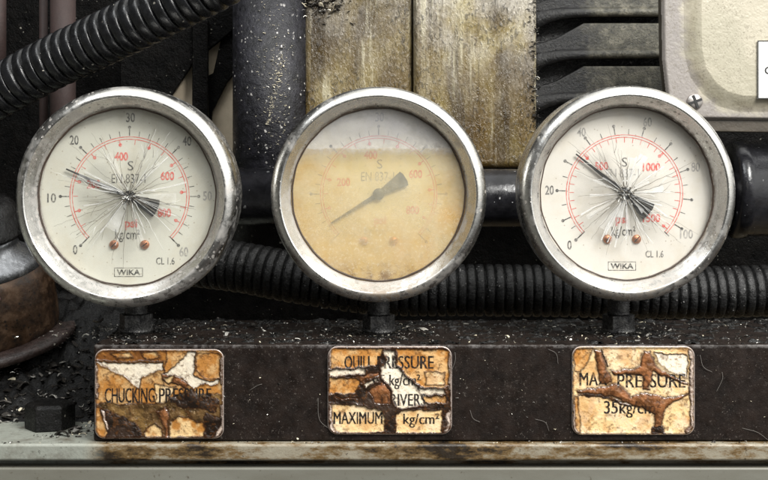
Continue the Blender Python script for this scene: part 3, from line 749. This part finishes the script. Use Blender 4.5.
specR = dict(arc=(224, -44), dc=(.70,.66,.60),
    black=[(aR(v), t, p, 1, f) for v, t, p, f in ((0,"0",(-55,52),1),(10,None,None,1),(20,"20",(-75,-3),1),(30,None,None,1),(40,"40",(-43,-61),0),(50,None,None,1),(60,"60",(23,-71),0),(70,None,None,1),(80,"80",(71,-26),0),(90,None,None,1),(100,"100",(62,41),0))],
    minor=[aR(v) for v in range(5, 100, 10)], rminor=[224-268*v/30 for v in range(1, 30)],
    red=[(137, "500", (-23,-27)), (46.5, "1000", (27,-26)), (-40, "1500", (27,25)), ],
    text=[("S", 0, -31, 9, 5.5, 3, 0), ("EN 837-1", -2, -20, 8.5, 33, 4, 0), ("psi", -3, 26, 8, 12, 2, .03), ("kg/cm\u00b2", -1, 38, 9, 24, 3, 0.01), ("CL 1.6", 30, 61, 6.5, 18, 3, 0.01)],
    logo=(-2.5, 73, 28, 9), screws=((-17,46),(12,46)), needle=(141.5, 63, 30, 9.5), cracked=True, milky=.45, streaks=24, na=46, hub=(-1,0), milk=.03)
specM = dict(specL)
specM['black'] = [(d_, t_, p_, m_, 0 if t_ not in ('30',) else 1) for d_, t_, p_, m_, f_ in specL['black']]
specM['black'] = [(d_, t_ if t_ == '30' else None, p_, m_, f_) for d_, t_, p_, m_, f_ in specM['black']]
specM.update(cracked=False, hub=(0,0), level=45.5, needle=(211.5, 56, 30, 8), milk=.06, dc=(.62,.58,.48))
def liquid():
    m = NT("cloudy_yellow_glycerine"); m.n.remove(m.p)
    tr = m.n.new("ShaderNodeBsdfTransparent"); tr.inputs[0].default_value = (.95,.90,.74,1)
    df = m.n.new("ShaderNodeBsdfDiffuse")
    n = m.noise(30, 6, .65); fine = m.noise(650, 5, .7)
    cc = m.mix(m.ramp(n, [(.36, 0), (.64, 1)]), (.80,.75,.56), (.68,.57,.36))
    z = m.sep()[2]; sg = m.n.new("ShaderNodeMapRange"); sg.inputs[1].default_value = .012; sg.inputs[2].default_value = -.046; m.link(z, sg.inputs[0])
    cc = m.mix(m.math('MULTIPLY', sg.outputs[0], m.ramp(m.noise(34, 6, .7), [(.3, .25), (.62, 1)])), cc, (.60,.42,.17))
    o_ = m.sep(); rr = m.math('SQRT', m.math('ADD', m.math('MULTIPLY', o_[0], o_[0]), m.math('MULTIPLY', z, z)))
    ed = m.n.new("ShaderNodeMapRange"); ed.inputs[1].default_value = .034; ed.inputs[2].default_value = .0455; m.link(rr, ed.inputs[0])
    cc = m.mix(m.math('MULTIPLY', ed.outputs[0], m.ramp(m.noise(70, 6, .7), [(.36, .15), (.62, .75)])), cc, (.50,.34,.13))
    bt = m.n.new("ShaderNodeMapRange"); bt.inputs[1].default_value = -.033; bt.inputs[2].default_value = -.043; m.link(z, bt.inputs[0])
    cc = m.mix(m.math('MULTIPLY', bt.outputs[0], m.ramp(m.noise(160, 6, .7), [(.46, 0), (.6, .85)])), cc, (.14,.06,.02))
    cc = m.mix(m.ramp(m.noise(36, 5, .6, m.coord((1,1,1), (.2,0,.31))), [(.54, 0), (.72, .6)]), cc, (.62,.34,.08))
    cc = m.mix(m.math('MULTIPLY', m.ramp(fine, [(.52, 0), (.68, 1)]), .5), cc, (.95,.90,.74))
    m.link(cc, df.inputs[0])
    mx = m.n.new("ShaderNodeMixShader"); m.link(m.math('ADD', m.ramp(m.noise(60, 5), [(.32, .12), (.68, .34)]), m.math('MULTIPLY', sg.outputs[0], .28)), mx.inputs[0])
    m.link(tr.outputs[0], mx.inputs[1]); m.link(df.outputs[0], mx.inputs[2]); m.link(mx.outputs[0], m.out.inputs[0]); return m.m
def scum():
    m = NT("pale_oil_scum"); m.n.remove(m.p); z = m.sep()[2]
    g1 = m.n.new("ShaderNodeMapRange"); g1.inputs[1].default_value = .0200; g1.inputs[2].default_value = .0240; m.link(z, g1.inputs[0])
    g2 = m.n.new("ShaderNodeMapRange"); g2.inputs[1].default_value = .0315; g2.inputs[2].default_value = .0245; m.link(z, g2.inputs[0])
    band = m.math('MULTIPLY', m.math('MULTIPLY', g1.outputs[0], g2.outputs[0]), m.ramp(m.noise(330, 6, .75), [(.36, .05), (.66, .5)]))
    g3 = m.n.new("ShaderNodeMapRange"); g3.inputs[1].default_value = .0225; g3.inputs[2].default_value = .0265; m.link(z, g3.inputs[0])
    fog = m.math('MULTIPLY', g3.outputs[0], m.ramp(m.noise(90, 5, .7), [(.3, .14), (.7, .36)]))
    f = m.math('MAXIMUM', band, fog)
    tr = m.n.new("ShaderNodeBsdfTransparent"); df = m.n.new("ShaderNodeBsdfDiffuse")
    m.link(m.mix(band, (.40,.395,.41), (.85,.80,.68)), df.inputs[0])
    mx = m.n.new("ShaderNodeMixShader"); m.link(f, mx.inputs[0]); m.link(tr.outputs[0], mx.inputs[1]); m.link(df.outputs[0], mx.inputs[2])
    m.link(mx.outputs[0], m.out.inputs[0]); return m.m
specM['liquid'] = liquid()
gauge(123.6, 197.5, "cracked glass gauge above the CHUCKING PRESSURE plate, scale to 60", dial_mat("dial_white_green", (.53,.52,.44), .3), 1.0, specL, metal_bezel("bezel_steel_pitted", 1, (.17,.13,.10), .6, .7, (.69,.68,.65)), 1.025)
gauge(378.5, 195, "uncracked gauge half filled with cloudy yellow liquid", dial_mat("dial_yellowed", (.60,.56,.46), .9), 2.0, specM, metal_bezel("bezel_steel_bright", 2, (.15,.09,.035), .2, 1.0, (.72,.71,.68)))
gauge(630, 194, "cracked glass gauge above the MAX PRESSURE plate, scale to 100", dial_mat("dial_white_pink", (.58,.55,.49), .6), 3.0, specR, metal_bezel("bezel_steel_stained", 3, (.17,.12,.07), .35, .85, (.71,.70,.67)))

# ------------------------------------------------------------------ hoses
def spline(pts, n):
    pts = [Vector(p) for p in pts]; out = []
    P_ = [pts[0]*2-pts[1]]+pts+[pts[-1]*2-pts[-2]]
    for i in range(1, len(P_)-2):
        for j in range(n):
            t = j/n; a, b, c, d = P_[i-1:i+3]
            out.append(.5*((2*b)+(c-a)*t+(2*a-5*b+4*c-d)*t*t+(3*b-a-3*c+d)*t**3))
    out.append(pts[-1]); return out
def hose(ctrl, r, pitch, mat, label, groove=.2, depth=.16):
    raw = spline(ctrl, 60); L = [0]
    for a, b in zip(raw, raw[1:]): L.append(L[-1]+(b-a).length)
    prof = [(0, 1-depth), (groove*.5, 1-depth), (groove*.75, 1-depth*.25), (groove+.06, .985), (groove+.22, 1.0), (.72, 1.0), (.90, .985), (.96, 1-depth*.25)]
    n = int(L[-1]/pitch); pts = []; rad = []; j = 0
    for i in range(n):
        for f, q in prof:
            s_ = max(0, (i+f+.16*(vnoise(np.array([i*.7]), np.array([r+5.]))[0]-.5))*pitch)
            while L[j+1] < s_: j += 1
            t = (s_-L[j])/(L[j+1]-L[j]); pts.append(raw[j].lerp(raw[j+1], t)); rad.append(r*q*(1+.02*(vnoise(np.array([i*.9]), np.array([r]))[0]-.5)))
    m = MB(); m.tube(pts, rad, 40); og = pts[len(pts)//2]
    return tag(m.build("corrugated_hose", mat, None, tuple(og)), label, "hose", "corrugated hoses behind the gauges")
hose([P(-260,200,110), P(-160,165,108), P(-70,128,105), P(-20,102,100), P(44,67,88), P(98,41,76), P(150,16,64), P(214,-16,52), P(270,-50,42)], 27*.5*1.13, 12.0*.57, M['hose'], "thick black corrugated hose slanting across the top left corner")
hose([P(150,255,150), P(200,262,140), P(240,267,132), P(300,278,125), P(380,289,122), P(470,290,122), P(560,291,122), P(640,293,122), P(720,292,122), P(830,288,122), P(1050,280,122)], 26*.5*1.2, 9.5*.6, M['hose_dirty'], "grimy black corrugated hose running level behind the gauge stems", .22, .2)

# ------------------------------------------------------------------ pipes, column
def pipe(name, pts, r, mat, label, cat, group=None, seg=40):
    m = MB(); m.tube(pts, r, seg); og = Vector(pts[0])
    return tag(m.build(name, mat, None, tuple(og)), label, cat, group)
root = empty("black_pipe", P(500, 200, 140), "fat black pipe running level behind all three gauges", "pipe")
def child(mb, name, mat, root, **kw):
    ob = mb.build(name, mat, None, tuple(Vector(root.location)/S), **kw); ob.parent = root; ob.location = (0,0,0); return ob
m = MB(); m.tube([P(150,196,150), P(500,198,150), P(729,198,150)], 29*.5*1.25, 48); child(m, "pipe_body", M['pipe'], root)
m = MB(); a = P(728,190,150); pr = [(0, 27), (2, 30), (8, 30.5), (9, 29), (30, 29), (31, 28), (60, 28), (220, 28)]
m.tube([a+Vector((x,0,0)) for x, _ in pr], [r for _, r in pr], 48); child(m, "coupling", M['pipe'], root)

xa, xb = P(228,0,160).x, P(305.5,0,160).x
m = MB(); zt, zb = P(0,-40,160).z, P(0,250,160).z
n = 40; cxm = (xa+xb)/2; hw = (xb-xa)/2
m.lathe_z([(hw, zb), (hw, zt)], 64, c=(cxm, 185, 0))
o = m.build("black_column", M['column'], None, (cxm, 185, zb)); tag(o, "upright black round column spattered with white flecks", "column")
pipe("red_pipe", [P(63,-40,210), P(63,215,210)], 12.5*.5*1.35, M['redpipe'], "thicker reddish upright pipe behind the slanting hose", "pipe", "reddish pipes at the left")
pipe("red_pipe", [P(43.5,-40,225), P(43.5,215,225)], 4.2*.5*1.35, M['redpipe'], "thin reddish upright pipe just left of the thicker one", "pipe", "reddish pipes at the left")
pipe("red_pipe", [P(-3,-40,215), P(-3,90,215)], 9*.5*1.35, M['redpipe'], "reddish upright pipe at the left picture edge", "pipe", "reddish pipes at the left")

# ------------------------------------------------------------------ bracket in front of a beige plate
m = MB(); Y = 246
q = [P(x, y, Y) for x, y in ((150,-30),(240,-30),(240,170),(150,170))]
m.prism([(p.x, p.z) for p in q], Y, Y+6)
o = m.build("beige_plate", M['beige'], None, (q[3].x, Y, q[3].z), .6, 2, recalc=True); tag(o, "beige painted plate seen through the black bracket", "plate")
m = MB()
for i, pl in enumerate(([(192,20),(208,20),(208,135),(192,135)], [(120,122),(157,118),(194,62),(238,26),(238,-30),(120,-30)], [(207,76),(213,73),(222,34),(236,20),(236,72),(226,84),(212,112),(210,135),(205,135)])):
    y0_ = 230+i*5; pts = [P(x, y, y0_) for x, y in pl]; m.prism([(p.x, p.z) for p in pts], y0_, y0_+4.5)
o = m.build("support_bracket", M['dark'], None, tuple(P(200,135,240)), .8, 2, recalc=True); tag(o, "black steel bracket with slanting braces beside the column", "bracket")

# ------------------------------------------------------------------ rust streaked plates
def plate(pxa, pxb, Y, mat, label, thick, pyb=168):
    a = P(pxa, -45, Y); b = P(pxb, pyb, Y)
    o = rounded_box("rusty_plate", mat, a.x, b.x, Y, Y+thick, b.z, a.z, 4.5, 5)
    return tag(o, label, "plate", "rust streaked plates behind the middle gauge")
plate(304, 412.5, 176, M['rust1'], "narrower brown rust streaked plate beside the black column", 30)
plate(413.5, 537, 170, M['rust2'], "wider paler rust streaked plate beside the finned casting", 36)

# ------------------------------------------------------------------ finned casting
root = empty("finned_casting", P(600, 150, 215), "dark grey iron casting with horizontal fins beside the pale cover", "casting")
xa, xb = P(534,0,205).x, P(690,0,205).x
m = MB(); zt, zb = P(0,-50,224).z, P(0,150,224).z
m.box(xa, xb, 224, 250, zb, zt); child(m, "casting_body", M['black'], root, bevel=1, recalc=True)
for yt, yb in ((-18,9),(23,51),(66,94),(108,140)):
    m = MB(); pl = [P(x, y, 207) for x, y in ((584,yt),(700,yt),(700,yb+3),(534,yb+3),(534,yt+22),(556,yt+15))]
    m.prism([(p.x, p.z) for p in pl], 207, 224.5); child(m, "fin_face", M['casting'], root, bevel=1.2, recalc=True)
for pyt, pyb in ((-32,-25),(8.5,16),(50.5,58),(93.5,101)):
    f = MB(); NX = 30
    for i in range(NX+1):
        t = i/NX; x = xa+(xb-xa)*t
        dip = 1-math.exp(-max(0, (t-.02))*9)
        a = P(0, pyt+3*(1-dip), 204).z; bq = P(0, pyb+13*(1-dip), 204).z; yf = 204+3*(1-dip)
        sec = [(230, a+5), (yf+6, a+2.0), (yf+2, a+1.2), (yf, a-.4), (yf-.6, (a+bq)/2), (yf+.8, bq+.3), (yf+3, bq), (230, bq+1.5)]
        f.v += [(x, y, z) for y, z in sec]
    ns = 8
    for i in range(NX):
        for j in range(ns): f.f.append([i*ns+j, i*ns+(j+1)%ns, (i+1)*ns+(j+1)%ns, (i+1)*ns+j]); f.m.append(0); f.sm.append(True)
    f.f += [list(range(ns))[::-1], [NX*ns+j for j in range(ns)]]; f.m += [0,0]; f.sm += [False,False]
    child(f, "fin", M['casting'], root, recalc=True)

# ------------------------------------------------------------------ pale cover, top right
root = empty("motor_cover", P(715, 121, 120), "pale green painted cover with rounded raised middle at top right", "cover")
CY = 120
def cover_fn(X, Yp):
    pl = [(691,-60),(692,50),(697,72),(708,88),(722,99),(740,104),(860,104),(860,-60)]
    sd = sdpoly(X, Yp, pl)
    u_ = np.clip((8-sd)/16, 0, 1); h = (u_*.75+sstep(0, 1, u_)*.25)*4.6
    edge = sdpoly(X, Yp, [(661,-60),(663,60),(667,96),(676,114),(694,119.5),(860,121.5),(860,-60)])
    h = h-sstep(-4.5, .5, edge)**2*2.5+(fbm(X/14, Yp/14, 3)-.5)*.35+(fbm(X/1.6, Yp/1.6, 3)-.5)*.16
    n = fbm(X/9, Yp/9, 5); n2 = fbm(X/.9, Yp/.9+5, 3); n4 = fbm(X/40+3, Yp/40, 3)
    green = np.array([.34,.315,.24]); pale = np.array([.40,.365,.285]); lil = np.array([.215,.195,.19])
    t = sstep(.35, .65, n4)[..., None]; c = green*(1-t)+pale*t
    wear = (sstep(-2, 16, sd+(n-.5)*26))[..., None]; c = c*(1-wear*.85)+lil*wear*.85
    g = (sstep(.60, .70, n2)*sstep(.35,.6,n))[..., None]; c = c*(1-g*.6)+np.array([.14,.12,.085])*g*.6
    od = (np.exp(-((sd-1)/5)**2)*.3*sstep(.3,.6,n))[..., None]; c = c*(1-od)+np.array([.21,.18,.10])*od
    return h, c, .32+.3*n, edge
g = grid_obj("cover_face", 655, -40, 820, 126, .42, cover_fn, attr_mat("worn_green_cover_paint", grit=500, bump=.25), None, CY)
g.parent = root; g.location = -Vector(root.location)
m = MB(); pts = [P(x, y, CY) for x, y in ((661.5,-50),(663.5,60),(667.5,95),(676.5,113),(690,129),(700,131.5),(850,133.5),(850,-50))]
m.prism([(p.x, p.z) for p in pts], CY+3.2, CY+12); child(m, "cover_rim", plain("dirty_cover_rim", (.06,.05,.038), .4, 0, 150, .6, .5), root, bevel=.8, recalc=True)
sp_ = P(695, 101.5, CY-1)
m = MB(); m.lathe_y([(4.8,2),(4.8,.1),(4.3,-.7),(2.5,-1.2),(.01,-1.35)], 28, c=tuple(sp_))
for an in (20, 110):
    u = Vector(polar(1, an)); q = Vector((-u.y, u.x))*.75
    m.prism([((u*3.9+q).x+sp_.x, (u*3.9+q).y+sp_.z), ((-u*3.9+q).x+sp_.x, (-u*3.9+q).y+sp_.z), ((-u*3.9-q).x+sp_.x, (-u*3.9-q).y+sp_.z), ((u*3.9-q).x+sp_.x, (u*3.9-q).y+sp_.z)], sp_.y-1.75-an*.0005, sp_.y-.5, 1)
child(m, "cross_screw", [M['screw'], M['ink']], root, recalc=True)
YS = CY-5.9; a = P(757.5, 99, YS); b = P(840, 40.5, YS)
m = MB(); m.box(a.x, b.x, YS, YS+.4, a.z, b.z)
for (x0_, x1_, z0_, z1_) in ((a.x, a.x+.7, a.z, b.z), (a.x+.7, b.x, a.z, a.z+.7), (a.x+.7, b.x, b.z-.7, b.z)): m.box(x0_, x1_, YS-.08, YS-.02, z0_, z1_, 1)
v, tri = text_tris("CAUTION", .02); lp = P(764.5, 74, YS)
v, tri = text_tris("C", .03)
m.add([(lp.x+x*4.2, YS-.1, lp.z+y*4.2) for x, y in v], tri, 1)
child(m, "sticker", [M['sticker'], M['ink']], root)

# ------------------------------------------------------------------ rusty round housing, lower left
hp = P(-12, 332, 120)
root = empty("round_housing", hp, "rusty brown round housing with worn silver shoulder at the left edge", "housing")
root.rotation_euler = (R(14), R(-6), 0)
def hz(py): return (332-py)*.5*1.2
rp = .6
m = MB(); m.lathe_z([(70*rp, 0), (71*rp, 4), (72*rp, hz(300)), (71*rp, hz(275)), (66*rp, hz(266))], 72, c=tuple(hp)); child(m, "housing_body", M['house'], root)
m = MB(); m.lathe_z([(66*rp, hz(266)+.1), (60*rp, hz(258)), (46*rp, hz(248)), (44*rp, hz(240)), (46*rp, hz(236))], 72, c=tuple(hp)); child(m, "shoulder", M['chrome'], root)
m = MB(); m.lathe_z([(46*rp, hz(236)+.1), (52*rp, hz(234)), (53*rp, hz(231)), (50*rp, hz(228)), (48*rp, hz(205)), (40*rp, hz(198))], 72, c=tuple(hp)); child(m, "cap", M['black'], root)
m = MB(); m.lathe_z([(84*rp, -5), (88*rp, -4), (89*rp, -1), (86*rp, .8), (70*rp, 1.5)], 80, c=tuple(hp)); child(m, "flange", oily("wet_brown_flange", (.02,.014,.012), (.06,.04,.035), .25, 160, .5, .1, 400), root)
for ax, pz in ((-70, 278), (-62, 276)):
    m = MB(); x, y = polar(71*rp, ax+2); m.tube([Vector((x*.95, y*.95, hz(pz))), Vector((x*1.06, y*1.06, hz(pz)))], [2.6, 2.2], 12)
    ob = m.build("bolt_head", plain("pink_bolt_paint", (.42,.24,.24), .4, .3, 300, .4, .3), None); ob.parent = root

# ------------------------------------------------------------------ bolt, debris
bp = P(50, 427, 31); bp.z = BB-.4
m = MB(); pts = []
m.tube([bp+Vector((0,0,.2)), bp+Vector((0,0,12)), bp+Vector((0,0,13.5))], [13, 13, 11.2], 6, smooth=False)
o = m.build("hex_bolt", M['sludge'], None, tuple(bp), .6, 2, recalc=True); o.rotation_euler = (0, 0, R(12)); tag(o, "black oily hexagon bolt head on the pale base left of the bar", "bolt")

def chips(name, n, where, size, weights, seed, label=None):
    rg = random.Random(seed); m = MB()
    for i in range(n):
        p = where(rg)
        if p is None: continue
        L = size*rg.lognormvariate(0, .55); wd = L*rg.uniform(.2, .6); a = rg.uniform(0, math.tau); tl = rg.uniform(-.7, .7)
        u = Vector((math.cos(a), math.sin(a)*.8, math.sin(tl)*.6)).normalized(); v_ = u.cross(Vector((rg.uniform(-.5,.5), rg.uniform(-.5,.5), 1))).normalized()
        nrm = u.cross(v_).normalized(); cv = rg.uniform(-.35, .35)*L; th = max(.12, L*.08)
        c = p+Vector((0,0,th)); row = []
        for t in (-1, -.3, .35, 1):
            ctr = c+u*(t*L*.5)+nrm*(cv*(1-t*t)); ww = wd*.5*(1.1-.5*abs(t)*rg.uniform(.5, 1.5))
            row += [ctr+v_*ww, ctr-v_*ww, ctr-v_*ww+nrm*th, ctr+v_*ww+nrm*th]
        fs = [(4*i_+j, 4*i_+(j+1)%4, 4*i_+4+(j+1)%4, 4*i_+4+j) for i_ in range(3) for j in range(4)]+[(3,2,1,0),(12,13,14,15)]
        m.add(row, fs, rg.choices(range(3), weights)[0])
    o = m.build(name, [M['chip_dark'], M['chip_light'], M['chip_cream']], None)
    return tag(o, label, None, None, 'stuff')
stems = [P(cx, 330, 42).x for cx in (123.6, 378.5, 630)]
def sludge_fn(x, y):
    n = fbm(x*.16, y*.2, 5); f = fbm(x*.8, y*.8+7, 3)
    near = sum(np.exp(-((x-s_)**2+(y-42)**2)/230.0) for s_ in stems)
    back = sstep(50, 88, y)*.10
    h = (n-.63+near*.26+back)*10; return np.where(h > 0, h*.5+(f-.3)*1.6, -.6)
def on_ledge(rg):
    y = rg.uniform(2, 86); x = rg.uniform(x0+2, 225)
    if rg.random() < .5: x = rg.choice(stems)+rg.gauss(0, 18); y = min(86, max(2, rg.gauss(42, 18)))
    if any(math.hypot(x-s_, y-42) < 9 for s_ in stems): return None
    return Vector((x, y, BT+.1+max(0, float(sludge_fn(np.array([x]), np.array([y]))[0]))))
chips("metal_swarf", 2300, on_ledge, 1.0, (10, 3.0, .8), 11, "fine swarf and paint flakes scattered along the bar top")
xs = np.linspace(x0+1, 224, 420); ys = np.linspace(3, 87, 90); XX, YY = np.meshgrid(xs, ys); HH = np.minimum(sludge_fn(XX, YY), 5.5)
m = MB(); m.v = [(x, y, BT+h) for x, y, h in zip(XX.ravel(), YY.ravel(), HH.ravel())]
for j in range(89):
    for i in range(419): m.f.append([j*420+i, j*420+i+1, (j+1)*420+i+1, (j+1)*420+i]); m.m.append(0); m.sm.append(True)
o = m.build("oily_sludge", M['wet'], None); tag(o, "wet black oily sludge smeared over the bar top round the gauge stems", None, None, 'stuff')
def on_base(rg):
    x = rg.uniform(-215, x0-1.5); y = rg.uniform(8, 60)
    if math.hypot(x-bp.x, y-bp.y) < 14 or (y < 40 and x < bp.x-8): return None
    return Vector((x, y, BB-.3))
chips("metal_swarf", 420, on_base, 1.7, (6, 1.5, .8), 13, "oily swarf lying on the pale base round the bolt")
# mound of oily swarf under the housing
def mound_h(x, y):
    t = (y-44)/46.0; t = max(0, min(1, t)); s_ = t*t*(3-2*t)
    nz = vnoise(np.array([x*.16]), np.array([y*.16]))[0]*.6+vnoise(np.array([x*.45]), np.array([y*.45]))[0]*.4
    return BB-.4+s_*(14+nz*9)+(nz*3 if t > 0 else 0)+36*max(0, min(1, (y-96)/40.0))
m = MB(); NX, NY = 110, 44; xs = np.linspace(-330, x0-.6, NX); ys = np.linspace(44, 150, NY)
for y in ys:
    for x in xs: m.v.append((x, y, mound_h(x, y)))
for j in range(NY-1):
    for i in range(NX-1): m.f.append([j*NX+i, j*NX+i+1, (j+1)*NX+i+1, (j+1)*NX+i]); m.m.append(0); m.sm.append(True)
o = m.build("sludge_mound", M['sludge'], None); tag(o, "black oily sludge heaped below the round housing", None, None, 'stuff')
def on_mound(rg):
    x = rg.uniform(-230, x0-2); y = rg.uniform(46, 112); return Vector((x, y, mound_h(x, y)+.2))
chips("metal_swarf", 520, on_mound, 3.0, (9, 1.5, .4), 17, "curled metal swarf heaped on the black sludge")
def on_column(rg):
    a = rg.gauss(-78, 16); px = cxm+hw*math.cos(R(a)); py = 185+hw*math.sin(R(a))
    zpy = rg.uniform(0, 150)
    if rg.random() < .45:
        t = rg.random(); zpy = 40+85*t; X = P(283-17*t+rg.gauss(0, .9+3.5*(1-t)), 0, 150).x; px = X; py = 185-math.sqrt(max(0, hw*hw-(X-cxm)**2))
    return Vector((px, py-.15, P(0, zpy, 150).z))
chips("paint_flakes", 330, on_column, .95, (0, 1, 4), 19, "cream paint flakes stuck on the black column")
def on_bar(rg): return Vector((rg.uniform(x0+1, 200), -.15, rg.uniform(BB+1, BT-1)))
chips("metal_dust", 150, on_bar, .55, (2, 2, 2), 23, "fine pale dust specks stuck on the bar front")
def on_baselip(rg): return Vector((rg.uniform(-195, 195), rg.uniform(-3.5, -.5), BB-.35))
chips("metal_swarf", 140, on_baselip, .9, (5, 1, 1), 29, "dark swarf crumbs along the cream lip below the bar")
def on_crust(rg):
    return Vector((P(rg.gauss(322, 16), 0, 175).x, 175.5-rg.random(), P(0, rg.gauss(2, 8), 175).z))
chips("tar_crust", 260, on_crust, 1.9, (9, 1, .6), 31, "black granular crust at the top of the narrower rusty plate")
def on_crust2(rg):
    return Vector((P(538-abs(rg.gauss(0, 5)), 0, 172).x, 171-rg.random()*2, P(0, rg.uniform(-20, 168), 172).z))
chips("tar_crust", 420, on_crust2, 1.1, (9, 1.2, .2), 37, "black granular crust down the edge of the wider rusty plate")

m = MB(); rg = random.Random(5)
for (ax, ay, bx, by, sag) in ((548,349,558,364,3),(535,419,549,431,3),(318,398,331,430,-5),(632,420,650,405,2),(700,355,712,372,-3),(722,372,716,392,3),(250,390,262,384,2),(470,410,480,422,-2),(742,428,768,440,2),(455,352,449,376,3),(664,352,690,356,2)):
    a = P(ax, ay); b = P(bx, by); mid = (a+b)/2+Vector((sag*.5, 0, sag*.5)); pts = spline([a, mid, b], 8)
    m.tube([Vector((p.x, -.25-.5*math.sin(i/len(pts)*3.1), p.z)) for i, p in enumerate(pts)], .085, 6)
o = m.build("lint_fibres", M['fibre'], None); tag(o, "pale curved lint fibres stuck to the bar front", None, None, 'stuff')
